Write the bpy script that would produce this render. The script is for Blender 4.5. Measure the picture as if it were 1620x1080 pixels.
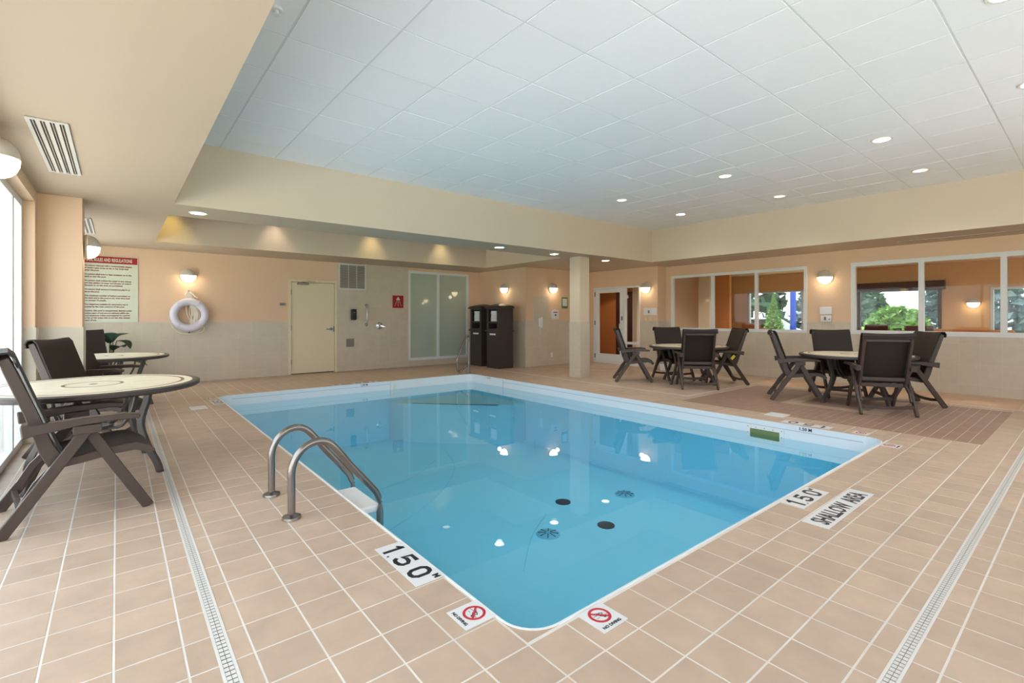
import bpy, bmesh, math, random
from mathutils import Vector, Matrix
random.seed(7)
PI = math.pi
S = bpy.context.scene
for o in list(bpy.data.objects): bpy.data.objects.remove(o)
COL = S.collection

# ------------------------------------------------------------------ camera
cd = bpy.data.cameras.new('camera'); cam = bpy.data.objects.new('camera', cd); COL.objects.link(cam)
cd.sensor_width = 36; cd.lens = 765.5/1620*36; cd.shift_x = 0; cd.shift_y = -38/1620
cd.clip_start = .05; cd.clip_end = 300
cam.location = (0, 0, 1.27); cam.rotation_euler = (PI/2, 0, -.6848)
S.camera = cam

# ------------------------------------------------------------------ world, exposure
SKY = 3.4
w = bpy.data.worlds.new('World'); S.world = w; w.use_nodes = True
nt = w.node_tree; nt.nodes.clear()
wo = nt.nodes.new('ShaderNodeOutputWorld'); bg = nt.nodes.new('ShaderNodeBackground')
tc = nt.nodes.new('ShaderNodeTexCoord'); sx = nt.nodes.new('ShaderNodeSeparateXYZ'); rp = nt.nodes.new('ShaderNodeValToRGB')
rp.color_ramp.elements[0].position = 0; rp.color_ramp.elements[0].color = (.93, .96, 1, 1)
rp.color_ramp.elements[1].position = .7; rp.color_ramp.elements[1].color = (.78, .88, 1, 1)
nt.links.new(tc.outputs['Generated'], sx.inputs[0]); nt.links.new(sx.outputs['Z'], rp.inputs[0])
nt.links.new(rp.outputs[0], bg.inputs[0]); bg.inputs[1].default_value = SKY
nt.links.new(bg.outputs[0], wo.inputs[0])
vs = S.view_settings; vs.view_transform = 'Standard'; vs.look = 'None'; vs.gamma = 1; vs.use_curve_mapping = False
vs.exposure = 0.3
SUNNY = bpy.data.lights.new('sun', 'SUN'); SUNNY.energy = 17; SUNNY.angle = .5; SUNNY.color = (1, .97, .92)
so = bpy.data.objects.new('sun', SUNNY); COL.objects.link(so); so.rotation_euler = Vector((-.45, -.4, -.8)).to_track_quat('-Z', 'Y').to_euler()   # high sun from beyond the lobby side: none falls straight through the pool windows
CAN_W, SCONCE_W, RECESS_W = 26, .9, 26

# ------------------------------------------------------------------ materials
def lin(c):
    return tuple((x/255/12.92 if x/255 <= .04045 else ((x/255+.055)/1.055)**2.4) for x in c)
class N:
    def __init__(s, name):
        s.m = bpy.data.materials.new(name); s.m.use_nodes = True; s.t = s.m.node_tree
        s.p = s.t.nodes['Principled BSDF']; s.o = s.t.nodes['Material Output']
    def n(s, k, **kw):
        x = s.t.nodes.new(k)
        for a, b in kw.items(): setattr(x, a, b)
        return x
    def l(s, a, b): s.t.links.new(a, b)
def mat(name, c, rough=.6, metal=0, var=0, vscale=3, bump=0, bscale=40, spec=.5, emit=0, coord='Object', isl=0, coat=0, ecol=None):
    k = N(name); p = k.p; c = lin(c)
    p.inputs['Base Color'].default_value = (*c, 1); p.inputs['Roughness'].default_value = rough
    p.inputs['Metallic'].default_value = metal; p.inputs['Specular IOR Level'].default_value = spec
    p.inputs['Coat Weight'].default_value = coat; p.inputs['Coat Roughness'].default_value = .1
    if emit:
        p.inputs['Emission Color'].default_value = (*(lin(ecol) if ecol else c), 1); p.inputs['Emission Strength'].default_value = emit
    if var or bump or isl:
        if coord == 'World': vec = k.n('ShaderNodeNewGeometry').outputs['Position']
        else: vec = k.n('ShaderNodeTexCoord').outputs['Object']
    if var or isl:
        nz = k.n('ShaderNodeTexNoise'); nz.inputs['Scale'].default_value = vscale; nz.inputs['Detail'].default_value = 5
        nz.inputs['Roughness'].default_value = .6
        k.l(vec, nz.inputs['Vector'])
        mr = k.n('ShaderNodeMapRange'); mr.inputs[1].default_value = .25; mr.inputs[2].default_value = .75
        mr.inputs[3].default_value = 1-var; mr.inputs[4].default_value = 1+var
        k.l(nz.outputs[0], mr.inputs[0]); val = mr.outputs[0]
        if isl:
            g = k.n('ShaderNodeNewGeometry'); oi = k.n('ShaderNodeObjectInfo')
            ad = k.n('ShaderNodeMath', operation='ADD'); k.l(g.outputs['Random Per Island'], ad.inputs[0]); k.l(oi.outputs['Random'], ad.inputs[1])
            fr = k.n('ShaderNodeMath', operation='FRACT'); k.l(ad.outputs[0], fr.inputs[0])
            m2 = k.n('ShaderNodeMapRange'); m2.inputs[3].default_value = 1-isl; m2.inputs[4].default_value = 1+isl
            k.l(fr.outputs[0], m2.inputs[0])
            mu = k.n('ShaderNodeMath', operation='MULTIPLY'); k.l(val, mu.inputs[0]); k.l(m2.outputs[0], mu.inputs[1]); val = mu.outputs[0]
        vm = k.n('ShaderNodeVectorMath', operation='SCALE'); vm.inputs[0].default_value = c; k.l(val, vm.inputs['Scale'])
        k.l(vm.outputs[0], p.inputs['Base Color'])
    if bump:
        nb = k.n('ShaderNodeTexNoise'); nb.inputs['Scale'].default_value = bscale; k.l(vec, nb.inputs['Vector'])
        b = k.n('ShaderNodeBump'); b.inputs['Strength'].default_value = bump; b.inputs['Distance'].default_value = .01
        k.l(nb.outputs[0], b.inputs['Height']); k.l(b.outputs[0], p.inputs['Normal'])
    return k.m
def glassy(name, tint, ior, rough=0):
    k = N(name); k.t.nodes.remove(k.p)
    tr = k.n('ShaderNodeBsdfTransparent'); tr.inputs[0].default_value = (*tint, 1)
    gl = k.n('ShaderNodeBsdfGlossy'); gl.inputs['Roughness'].default_value = rough; gl.inputs[0].default_value = (1, 1, 1, 1)
    f = k.n('ShaderNodeFresnel'); ge = k.n('ShaderNodeNewGeometry'); mr = k.n('ShaderNodeMapRange')   # thin sheet: the same share is mirrored from either side
    mr.inputs[3].default_value = ior; mr.inputs[4].default_value = 1/ior; k.l(ge.outputs['Backfacing'], mr.inputs[0]); k.l(mr.outputs[0], f.inputs[0])
    mx = k.n('ShaderNodeMixShader'); k.l(f.outputs[0], mx.inputs[0]); k.l(tr.outputs[0], mx.inputs[1]); k.l(gl.outputs[0], mx.inputs[2])
    k.l(mx.outputs[0], k.o.inputs[0]); return k.m
def wicker(name, c1, c2, sc):
    k = N(name); p = k.p; p.inputs['Roughness'].default_value = .5; p.inputs['Specular IOR Level'].default_value = .4
    co = k.n('ShaderNodeTexCoord').outputs['Object']
    a = k.n('ShaderNodeTexWave', wave_type='BANDS', bands_direction='Y'); a.inputs['Scale'].default_value = sc
    b = k.n('ShaderNodeTexWave', wave_type='BANDS', bands_direction='DIAGONAL'); b.inputs['Scale'].default_value = sc*.8
    k.l(co, a.inputs['Vector']); k.l(co, b.inputs['Vector'])
    mu = k.n('ShaderNodeMath', operation='MULTIPLY'); k.l(a.outputs['Fac'], mu.inputs[0]); k.l(b.outputs['Fac'], mu.inputs[1])
    r = k.n('ShaderNodeMix', data_type='RGBA'); r.inputs[6].default_value = (*lin(c1), 1); r.inputs[7].default_value = (*lin(c2), 1)
    k.l(mu.outputs[0], r.inputs[0]); k.l(r.outputs[2], p.inputs['Base Color'])
    bu = k.n('ShaderNodeBump'); bu.inputs['Strength'].default_value = .35; bu.inputs['Distance'].default_value = .003
    k.l(mu.outputs[0], bu.inputs['Height']); k.l(bu.outputs[0], p.inputs['Normal'])
    return k.m
M = dict(
    peach=mat('peach_paint', (230, 197, 165), .55, var=.02, vscale=1.2, coord='World'),
    cream=mat('cream_paint', (221, 204, 182), .6, var=.015, vscale=1, coord='World'),
    grout=mat('grout', (226, 220, 214), .8, var=.12, vscale=2, coord='World'),
    wgrout=mat('wall_grout', (216, 209, 196), .8),
    tile=mat('floor_tile', (195, 170, 150), .42, var=.1, vscale=6, coord='World', isl=.06, bump=.03, bscale=60),
    btile=mat('brown_tile', (158, 128, 112), .45, var=.06, vscale=6, coord='World', isl=.07),
    ptile=mat('peach_floor_tile', (220, 180, 146), .35, var=.05, vscale=5, coord='World', isl=.04),
    wtile=mat('wall_tile', (206, 194, 174), .32, var=.05, vscale=9, coord='World', isl=.025),
    panel=mat('ceiling_panel', (243, 244, 246), .85, var=.01, vscale=30, coord='World', isl=.012),
    grid=mat('ceiling_grid', (222, 224, 225), .5),
    white=mat('white_metal', (228, 230, 232), .35),
    whitep=mat('white_plastic', (236, 236, 238), .3),
    band=mat('pool_band', (232, 238, 246), .3, var=.01, vscale=2, coord='World'),
    pool=mat('pool_blue', (150, 228, 255), .5, var=.03, vscale=.8, coord='World'),
    steel=mat('stainless', (146, 140, 136), .27, 1),
    chrome=mat('chrome', (200, 200, 202), .1, 1),
    dsteel=mat('brushed_steel', (150, 142, 134), .4, 1),
    resin=mat('brown_resin', (74, 60, 54), .42, var=.05, vscale=12),
    tabmetal=mat('table_metal', (74, 66, 64), .4, var=.03, vscale=10),
    stone=mat('table_stone', (238, 228, 204), .35, var=.09, vscale=9, coord='World', isl=.06),
    inlay=mat('brown_inlay', (120, 92, 72), .4),
    sling=wicker('wicker_sling', (28, 21, 19), (66, 53, 47), 38),
    black=mat('black_plastic', (26, 26, 27), .35), dark=mat('dark_void', (12, 12, 12), .9),
    cab=mat('cabinet_brown', (58, 49, 47), .45, var=.05, vscale=8), towel=mat('towel', (240, 242, 246), .95, bump=.4, bscale=90),
    doorp=mat('door_paint', (228, 214, 184), .45), frost=mat('frosted_glass', (184, 195, 182), .04, var=.06, vscale=.8, spec=.6),
    redsign=mat('red_sign', (166, 20, 28), .4), signp=mat('sign_board', (214, 218, 196), .5), red=mat('red_print', (196, 44, 62), .45),
    dred=mat('dark_red_print', (128, 40, 36), .6), ink=mat('black_print', (32, 34, 40), .5), label=mat('label_tile', (226, 226, 228), .35),
    ring=mat('ring_white', (222, 216, 230), .35), rope=mat('rope', (232, 222, 204), .9),
    lamp=mat('lamp_glass', (255, 240, 214), .3, emit=9, ecol=(255, 226, 180)), cap=mat('lamp_cover', (206, 198, 188), .45),
    can=mat('downlight_lens', (255, 250, 240), .4, emit=16, ecol=(255, 244, 226)), canoff=mat('downlight_dim', (250, 244, 232), .4, emit=2.2, ecol=(255, 236, 205)),
    trimw=mat('downlight_trim', (226, 224, 216), .4), vent=mat('vent_white', (214, 210, 204), .4), slot=mat('vent_slot', (70, 60, 54), .6),
    green=mat('leaf_green', (40, 84, 58), .35, var=.15, vscale=12), stem=mat('stem', (66, 60, 40), .6), pot=mat('pot', (58, 48, 44), .6), soil=mat('soil', (46, 36, 28), .95),
    gsign=mat('green_sign', (74, 124, 40), .5), grey=mat('grey_plate', (132, 126, 118), .4, .4),
    tan=mat('tan_paint', (212, 172, 124), .6), orange=mat('orange_paint', (206, 140, 84), .6), dbrown=mat('dark_wood', (66, 34, 26), .4, var=.1, vscale=4),
    lob=mat('lobby_floor', (150, 104, 74), .6, var=.1, vscale=5), maroon=mat('maroon_leather', (72, 26, 28), .5), sofa=mat('brown_sofa', (150, 92, 52), .8),
    glass=glassy('clear_glass', (.93, .95, .94), 1.22), water=glassy('water', (.74, .93, .985), 1.333),
    grass=mat('grass', (150, 154, 112), .95, var=.3, vscale=2, coord='World'), conifer=mat('conifer', (84, 116, 82), .9, var=.3, vscale=4, coord='World'),
    bush=mat('bush', (122, 160, 76), .9, var=.3, vscale=4, coord='World'), spruce=mat('blue_spruce', (112, 132, 136), .9, var=.3, vscale=4, coord='World'),
    carw=mat('car_white', (236, 238, 242), .25), blue=mat('blue_paint', (44, 78, 200), .4), siding=mat('siding', (226, 224, 226), .7), roof=mat('roof', (150, 152, 160), .8),
    bounce_pale=mat('bounce_pale', (228, 226, 222), .9, var=.1, vscale=3, coord='World'), yellow=mat('yellow_tag', (226, 206, 50), .5), alu=mat('aluminium', (196, 200, 206), .4, .3),  # outdoor slabs kept pale so they bounce light indoors
    drainw=mat('drain_white', (222, 218, 214), .4), bfade=mat('faint_drain', (104, 186, 220), .5), bmark=mat('faint_mark', (116, 206, 232), .5), navy=mat('navy_dot', (10, 34, 56), .6),
)

# ------------------------------------------------------------------ geometry helpers
class G:
    """collects shapes into ONE mesh"""
    def __init__(s): s.b = bmesh.new()
    def _add(s, b2, mx=None):
        if mx is not None: bmesh.ops.transform(b2, matrix=mx, verts=b2.verts)
        me = bpy.data.meshes.new('t'); b2.to_mesh(me); b2.free(); s.b.from_mesh(me); bpy.data.meshes.remove(me); return s
    def box(s, x0, y0, z0, x1, y1, z1, bev=0, mx=None):
        b = bmesh.new(); bmesh.ops.create_cube(b, size=1)
        for v in b.verts: v.co = Vector((x0+(v.co.x+.5)*(x1-x0), y0+(v.co.y+.5)*(y1-y0), z0+(v.co.z+.5)*(z1-z0)))
        if bev: bmesh.ops.bevel(b, geom=b.edges[:], offset=bev, segments=2, affect='EDGES', profile=.5)
        return s._add(b, mx)
    def cyl(s, c, r, h, n=24, axis='Z', r2=None, bev=0):
        b = bmesh.new(); bmesh.ops.create_cone(b, cap_ends=True, segments=n, radius1=r, radius2=r if r2 is None else r2, depth=h)
        if bev: bmesh.ops.bevel(b, geom=[e for e in b.edges if len(e.link_faces) == 2 and abs(e.calc_face_angle(0)) > 1], offset=bev, segments=2, affect='EDGES')
        R = {'Z': Matrix(), 'X': Matrix.Rotation(PI/2, 4, 'Y'), 'Y': Matrix.Rotation(-PI/2, 4, 'X')}[axis]
        return s._add(b, Matrix.Translation(c) @ R)
    def lathe(s, prof, c=(0, 0, 0), n=32, a0=0, a1=2*PI, mx=None):
        b = bmesh.new(); full = abs(a1-a0-2*PI) < 1e-6; rows = []
        for i in range(n if full else n+1):
            a = a0+(a1-a0)*i/n
            rows.append([b.verts.new((r*math.cos(a), r*math.sin(a), z)) for r, z in prof])
        for i in range(n):
            A, B = rows[i], rows[(i+1) % len(rows)]
            for j in range(len(prof)-1):
                try: b.faces.new((A[j], B[j], B[j+1], A[j+1]))
                except ValueError: pass
        bmesh.ops.remove_doubles(b, verts=b.verts, dist=1e-6)
        bmesh.ops.recalc_face_normals(b, faces=b.faces)
        return s._add(b, Matrix.Translation(c) @ (mx or Matrix()))
    def tube(s, pts, r, n=10, cap=True):
        pts = [Vector(p) for p in pts]; b = bmesh.new(); rows = []; up = None
        for i, p in enumerate(pts):
            t = ((pts[min(i+1, len(pts)-1)]-p).normalized() + (p-pts[max(i-1, 0)]).normalized()).normalized()
            if up is None: up = t.orthogonal().normalized()
            up = (up - t*up.dot(t)).normalized(); q = t.cross(up)
            rr = r if not hasattr(r, '__len__') else r[i]
            rows.append([b.verts.new(p+(up*math.cos(2*PI*k/n)+q*math.sin(2*PI*k/n))*rr) for k in range(n)])
        for A, B in zip(rows, rows[1:]):
            for k in range(n): b.faces.new((A[k], A[(k+1) % n], B[(k+1) % n], B[k]))
        if cap: b.faces.new(rows[0][::-1]); b.faces.new(rows[-1])
        bmesh.ops.recalc_face_normals(b, faces=b.faces)
        return s._add(b)
    def strip(s, pts, wid, th, side=(0, 1, 0), bev=0):
        """rectangular bar swept along pts: wid in the plane across the path, th along side"""
        sd = Vector(side).normalized(); pts = [Vector(p) for p in pts]; b = bmesh.new(); rows = []
        for i, p in enumerate(pts):
            t = ((pts[min(i+1, len(pts)-1)]-p).normalized() + (p-pts[max(i-1, 0)]).normalized()).normalized()
            q = t.cross(sd).normalized(); ww = wid if not hasattr(wid, '__len__') else wid[i]
            rows.append([b.verts.new(p+q*ww*a/2+sd*th*c/2) for a, c in ((-1, -1), (1, -1), (1, 1), (-1, 1))])
        for A, B in zip(rows, rows[1:]):
            for k in range(4): b.faces.new((A[k], A[(k+1) % 4], B[(k+1) % 4], B[k]))
        b.faces.new(rows[0][::-1]); b.faces.new(rows[-1])
        bmesh.ops.recalc_face_normals(b, faces=b.faces)
        if bev: bmesh.ops.bevel(b, geom=[e for e in b.edges if e.calc_face_angle(0) > .9], offset=bev, segments=1, affect='EDGES')
        return s._add(b)
    def prism(s, poly, z0, z1, mx=None):
        b = bmesh.new(); A = [b.verts.new((x, y, z0)) for x, y in poly]; B = [b.verts.new((x, y, z1)) for x, y in poly]; n = len(poly)
        b.faces.new(A[::-1]); b.faces.new(B)
        for k in range(n): b.faces.new((A[k], A[(k+1) % n], B[(k+1) % n], B[k]))
        bmesh.ops.recalc_face_normals(b, faces=b.faces)
        return s._add(b, mx)
    def sph(s, c, r, sc=(1, 1, 1), sub=2):
        b = bmesh.new(); bmesh.ops.create_icosphere(b, subdivisions=sub, radius=r)
        return s._add(b, Matrix.Translation(c) @ Matrix.Diagonal((*sc, 1)))
    def mesh(s, name, m, smooth=False):
        me = bpy.data.meshes.new(name); s.b.to_mesh(me); s.b.free(); me.materials.append(M[m] if isinstance(m, str) else m)
        if smooth:
            me.polygons.foreach_set('use_smooth', [True]*len(me.polygons)); me.set_sharp_from_angle(angle=math.radians(38))
        return me
    def ob(s, name, m, parent=None, smooth=False, label=None, cat=None, group=None, kind=None):
        return link(name, s.mesh(name, m, smooth), parent, label, cat, group, kind)
def link(name, me, parent=None, label=None, cat=None, group=None, kind=None, loc=None, rz=0):
    o = bpy.data.objects.new(name, me); COL.objects.link(o)
    if parent: o.parent = parent
    if loc is not None: o.location = loc
    if rz: o.rotation_euler.z = rz
    return tag(o, label, cat, group, kind)
def tag(o, label=None, cat=None, group=None, kind=None):
    for k, v in (('label', label), ('category', cat), ('group', group), ('kind', kind)):
        if v: o[k] = v
    return o
def empty(name, loc, rz=0, label=None, cat=None, group=None):
    o = bpy.data.objects.new(name, None); o.empty_display_size = .1; COL.objects.link(o); o.location = loc; o.rotation_euler.z = rz
    return tag(o, label, cat, group)
def dup(root, loc, rz, label, group=None):
    def cp(o, par):
        c = o.copy(); COL.objects.link(c)
        if par: c.parent = par
        for ch in list(o.children): cp(ch, c)
        return c
    r = cp(root, None); r.location = loc; r.rotation_euler.z = rz; r['label'] = label
    if group: r['group'] = group
    return r
def part(name, m, parent, fn, smooth=False, **kw):
    g = G(); fn(g); return g.ob(name, m, parent, smooth, **kw)
def text(name, body, size, mx, m, parent, align='LEFT', off=0, sx=1, th=.0006, spacing=1):
    c = bpy.data.curves.new(name, 'FONT'); c.body = body; c.size = size; c.align_x = align; c.offset = off; c.extrude = th; c.resolution_u = 2; c.space_line = 1.0; c.space_character = spacing
    t = bpy.data.objects.new('t', c); COL.objects.link(t)
    me = bpy.data.meshes.new_from_object(t.evaluated_get(bpy.context.evaluated_depsgraph_get()))
    bpy.data.objects.remove(t); bpy.data.curves.remove(c)
    me.transform(mx @ Matrix.Diagonal((sx, 1, 1, 1))); me.materials.clear(); me.materials.append(M[m])
    return link(name, me, parent)
def frame(o, u, v):
    """matrix: local x -> u, y -> v, z -> u x v, at o"""
    u = Vector(u).normalized(); v = Vector(v).normalized(); n = u.cross(v)
    return Matrix(((u.x, v.x, n.x, o[0]), (u.y, v.y, n.y, o[1]), (u.z, v.z, n.z, o[2]), (0, 0, 0, 1)))
def cut(rects, holes):
    """axis-aligned rects minus holes"""
    out = rects
    for hx0, hy0, hx1, hy1 in holes:
        nx = []
        for x0, y0, x1, y1 in out:
            if hx1 <= x0 or hx0 >= x1 or hy1 <= y0 or hy0 >= y1: nx.append((x0, y0, x1, y1)); continue
            if hx0 > x0: nx.append((x0, y0, hx0, y1))
            if hx1 < x1: nx.append((hx1, y0, x1, y1))
            a, b = max(x0, hx0), min(x1, hx1)
            if hy0 > y0: nx.append((a, y0, b, hy0))
            if hy1 < y1: nx.append((a, hy1, b, y1))
        out = nx
    return out

def smooth(p, n):
    p = [Vector(q) for q in p]; out = []
    for i in range(len(p)-1):
        a, b, c, d = p[max(i-1, 0)], p[i], p[i+1], p[min(i+2, len(p)-1)]
        for k in range(n):
            t = k/n; out.append(.5*((2*b)+(c-a)*t+(2*a-5*b+4*c-d)*t*t+(3*b-a-3*c+d)*t**3))
    out.append(p[-1]); return [tuple(v) for v in out]

# ------------------------------------------------------------------ dimensions
BY, RX, LX, FY = 11.4, 10.85, -.64, -1.7          # back wall, right wall, left wall, wall behind the camera
DX, PY, NX, KY = 10.5, 9.36, 8.1, 7.086           # door wall, phone wall, niche wall, corner strip
SZ, CZ = 2.56, 3.30                               # soffit and ceiling heights
CX0, CX1, CY1 = .5, 9.66, 6.68                    # raised ceiling
PX0, PX1, PY0, PY1 = 1.25, 6.18, 1.433, 9.02      # pool
WT = 1.18                                         # wainscot height

# ------------------------------------------------------------------ floor
fl = G()
for r in cut([(-.9, FY-.2, 11.0, 11.6)], [(PX0-.006, PY0-.006, PX1+.006, PY1+.006)]): fl.box(r[0], r[1], -.12, r[2], r[3], -.0014)
floor = fl.ob('floor', 'grout', kind='structure')
DL, DR = (.288, .342), (.449, .503)
BR = (6.68, .77, 9.29, 4.1)                       # brown mosaic carpet
ring = (7.68, 1.82, 9.12, 3.08); ring2 = (7.9, 2.03, 8.9, 2.87)
LSTRIP = [(7.13, 4.25, 7.16, 9.36), (7.16, 4.25, 9.5, 4.28), (9.5, FY, 9.53, 4.28)]
pitx, pity, gx0, gy0 = .2078, .2093, 2.068, .367
tiles = []
holes = [(PX0-.006, PY0-.006, PX1+.006, PY1+.006), (DL[0], FY, DL[1], BY), (DL[1], DR[0], RX, DR[1]), BR, (9.53, FY, 11, 4.28)] + LSTRIP
walls = [(-1, 7.0, -.29, 7.5), (7.19, 6.99, 7.84, 7.29) if False else (7.53, 6.98, 7.85, 7.28), (NX, PY, 12, 12), (DX, KY, 12, 12), (-1, BY, 12, 13), (RX, -3, 12, 13), (-1, 7.5, LX, 12)]
crn = .17
for i in range(-15, 44):
    for j in range(-11, 55):
        x0, y0 = gx0+i*pitx, gy0+j*pity; x1, y1 = x0+pitx, y0+pity; q = .0042
        r = (max(x0+q, -.79), max(y0+q, FY), min(x1-q, RX), min(y1-q, BY))
        if r[2]-r[0] < .02 or r[3]-r[1] < .02: continue
        for c in cut([r], holes+walls):
            if min(c[2]-c[0], c[3]-c[1]) > .012: tiles.append(c)
def see(c):
    x, y = (c[0]+c[2])/2, (c[1]+c[3])/2; wv = x*.6326+y*.7745
    if wv < .4: return 0
    u = 810+765.5*(x*.7745-y*.6326)/wv; v = 502+765.5*1.27/wv
    if not (-60 < u < 1680 and v < 1140): return 0
    return 1/wv
tiles.sort(key=see, reverse=True)
cache = {}
def tile_mesh(w_, h_):
    k = (round(w_, 3), round(h_, 3))
    if k not in cache:
        g = G(); g.box(-w_/2, -h_/2, -.006, w_/2, h_/2, 0)
        for e in g.b.edges: pass
        cache[k] = g.mesh('tile', 'tile')
    return cache[k]
for c in tiles[:300]:
    z = random.uniform(-.0002, 0)
    link('tile', tile_mesh(c[2]-c[0], c[3]-c[1]), floor, loc=((c[0]+c[2])/2, (c[1]+c[3])/2, z))
def field(name, rects, m, z0, z1, parent):
    b = bmesh.new()
    for x0, y0, x1, y1 in rects:
        A = [b.verts.new(p) for p in ((x0, y0, z1), (x1, y0, z1), (x1, y1, z1), (x0, y1, z1))]
        B = [b.verts.new((v.co.x, v.co.y, z0)) for v in A]; b.faces.new(A)
        for k in range(4): b.faces.new((A[(k+1) % 4], A[k], B[k], B[(k+1) % 4]))
    me = bpy.data.meshes.new(name); b.to_mesh(me); b.free(); me.materials.append(M[m])
    return link(name, me, parent, kind='stuff')
field('tile_field', tiles[300:], 'tile', -.006, 0, floor)
# brown mosaic with its beige ring
ms, rs = [], []
for i in range(25):
    for j in range(32):
        x0, y0 = BR[0]+i*.1044, BR[1]+j*.1041
        for c in cut([(x0+.0025, y0+.0025, x0+.1019, y0+.1016)], [ring]): ms.append(c)
        for c in cut([(max(x0+.0015, ring2[0]), max(y0+.0015, ring2[1]), min(x0+.1029, ring2[2]), min(y0+.1026, ring2[3]))], []):
            if c[2] > c[0] and c[3] > c[1]: ms.append(c)
for k in range(7):
    a = ring[0]+k*.2057; rs += [(a+.002, ring[1]+.002, a+.2037, ring2[1]-.002), (a+.002, ring2[3]+.002, a+.2037, ring[3]-.002)]
for k in range(4):
    a = ring2[1]+k*.21; rs += [(ring[0]+.002, a+.002, ring2[0]-.002, a+.208), (ring2[2]+.002, a+.002, ring[2]-.002, a+.208)]
field('mosaic_tile', ms, 'btile', -.006, 0, floor); field('beige_border_tile', rs, 'tile', -.006, 0, floor)
big = []
for i in range(5):
    for j in range(20):
        x0, y0 = 9.53+i*.305, FY+j*.305
        c = (x0+.004, y0+.004, min(x0+.301, RX), min(y0+.302, 4.28))
        if c[2] > c[0]: big.append(c)
field('large_tile', big, 'ptile', -.006, 0, floor)
field('trim_strip', LSTRIP, 'label', -.006, .0005, floor)
# curved corner tiles of the pool
def corner(cx, cy, sx, sy):
    g = G(); R = crn
    arc = [(cx+sx*(R-R*math.sin(a*PI/16)), cy+sy*(R-R*math.cos(a*PI/16))) for a in range(9)]
    g.prism([(cx-sx*.006, cy-sy*.006), (cx+sx*R, cy-sy*.006)]+arc+[(cx-sx*.006, cy+sy*R)], -.05, -.0003); g.ob('corner_tile', 'tile', floor)
for a, b, sx_, sy_ in ((PX0, PY0, 1, 1), (PX1, PY0, -1, 1), (PX0, PY1, 1, -1), (PX1, PY1, -1, -1)): corner(a, b, sx_, sy_)

# ------------------------------------------------------------------ ceiling
g = G(); g.box(CX0-.1, FY-.1, CZ+.02, CX1+.1, CY1+.1, CZ+.1); ceiling = g.ob('ceiling', 'grid', kind='structure')
g = G(); xs = [.95+.61*k for k in range(-1, 16)]; ys = [1.30+.61*k for k in range(-5, 10)]
for x in xs:
    if CX0 < x < CX1: g.box(x-.012, FY, CZ-.001, x+.012, CY1, CZ+.02)
for y in ys:
    if FY < y < CY1: g.box(CX0, y-.012, CZ-.0014, CX1, y+.012, CZ+.0196)
g.ob('ceiling_grid', 'grid', ceiling, kind='stuff')
for i in range(len(xs)-1):
    for j in range(len(ys)-1):
        x0, x1 = max(xs[i]+.008, CX0), min(xs[i+1]-.008, CX1); y0, y1 = max(ys[j]+.008, FY), min(ys[j+1]-.008, CY1)
        if x1-x0 < .03 or y1-y0 < .03: continue
        k = ('p', round(x1-x0, 3), round(y1-y0, 3))
        if k not in cache:
            gg = G(); a, b = (x1-x0)/2, (y1-y0)/2; gg.box(-a, -b, -.004, a, b, .016); cache[k] = gg.mesh('ceiling_panel', 'panel')
        link('ceiling_panel', cache[k], ceiling, loc=((x0+x1)/2, (y0+y1)/2, CZ+random.uniform(-.001, .001)))
# soffits
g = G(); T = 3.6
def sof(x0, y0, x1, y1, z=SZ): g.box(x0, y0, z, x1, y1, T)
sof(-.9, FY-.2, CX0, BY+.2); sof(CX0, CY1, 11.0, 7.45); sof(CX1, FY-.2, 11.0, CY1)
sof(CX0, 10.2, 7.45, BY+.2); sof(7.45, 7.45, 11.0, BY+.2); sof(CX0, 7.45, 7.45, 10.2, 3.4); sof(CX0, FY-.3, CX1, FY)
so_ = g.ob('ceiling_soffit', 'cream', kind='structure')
so_.data.materials.append(mat('underside_tone', (192, 173, 150), .6, var=.015, vscale=1, coord='World'))
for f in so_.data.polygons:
    if f.normal.z < -.5: f.material_index = 1  # down-facing soffit faces get a darker beige than the upright ones

# ------------------------------------------------------------------ walls
def wall(name, plane, at, th, a0, a1, z0, z1, holes, m='peach'):
    """plane 'Y': wall at Y=at seen from -Y; 'X': at X=at. th signed outward"""
    g = G()
    for r in cut([(a0, z0, a1, z1)], holes):
        lo, hi = sorted((at, at+th))
        if plane == 'Y': g.box(r[0], lo, r[1], r[2], hi, r[3])
        else: g.box(lo, r[0], r[1], hi, r[2], r[3])
    return g.ob(name, m, kind='structure')
def wainscot(par, plane, at, sgn, a0, a1, rows, holes, tw=.265, start=None):
    """tiles proud of the wall on the side sgn"""
    big_ = []; x = a0 if start is None else start
    while x < a1-.01:
        for z0, z1 in rows:
            for c in cut([(max(x, a0)+.002, z0+.002, min(x+tw, a1)-.002, z1-.002)], holes):
                if c[2]-c[0] > .015 and c[3]-c[1] > .015: big_.append(c)
        x += tw
    n = Vector((0, sgn, 0)) if plane == 'Y' else Vector((sgn, 0, 0))
    for c in big_:
        a, b = (c[2]-c[0])/2, (c[3]-c[1])/2; k = ('w', plane, round(a, 3), round(b, 3))
        if k not in cache:
            gg = G(); gg.box(*((-a, -.006, -b, a, .006, b) if plane == 'Y' else (-.006, -a, -b, .006, a, b))); cache[k] = gg.mesh('wall_tile', 'wtile')
        ca, cz = (c[0]+c[2])/2, (c[1]+c[3])/2
        p = Vector((ca, at, cz)) if plane == 'Y' else Vector((at, ca, cz))
        link('wall_tile', cache[k], par, loc=p+n*(.004+random.uniform(-.0004, .0004)))
    gg = G()
    for c in cut([(a0, rows[0][0], a1, rows[-1][1])], holes):
        lo, hi = sorted((at, at+sgn*.0085))
        if plane == 'Y': gg.box(c[0], lo, c[1], c[2], hi, c[3])
        else: gg.box(lo, c[0], c[1], hi, c[2], c[3])
    gg.ob('tile_grout', 'wgrout', par)
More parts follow.
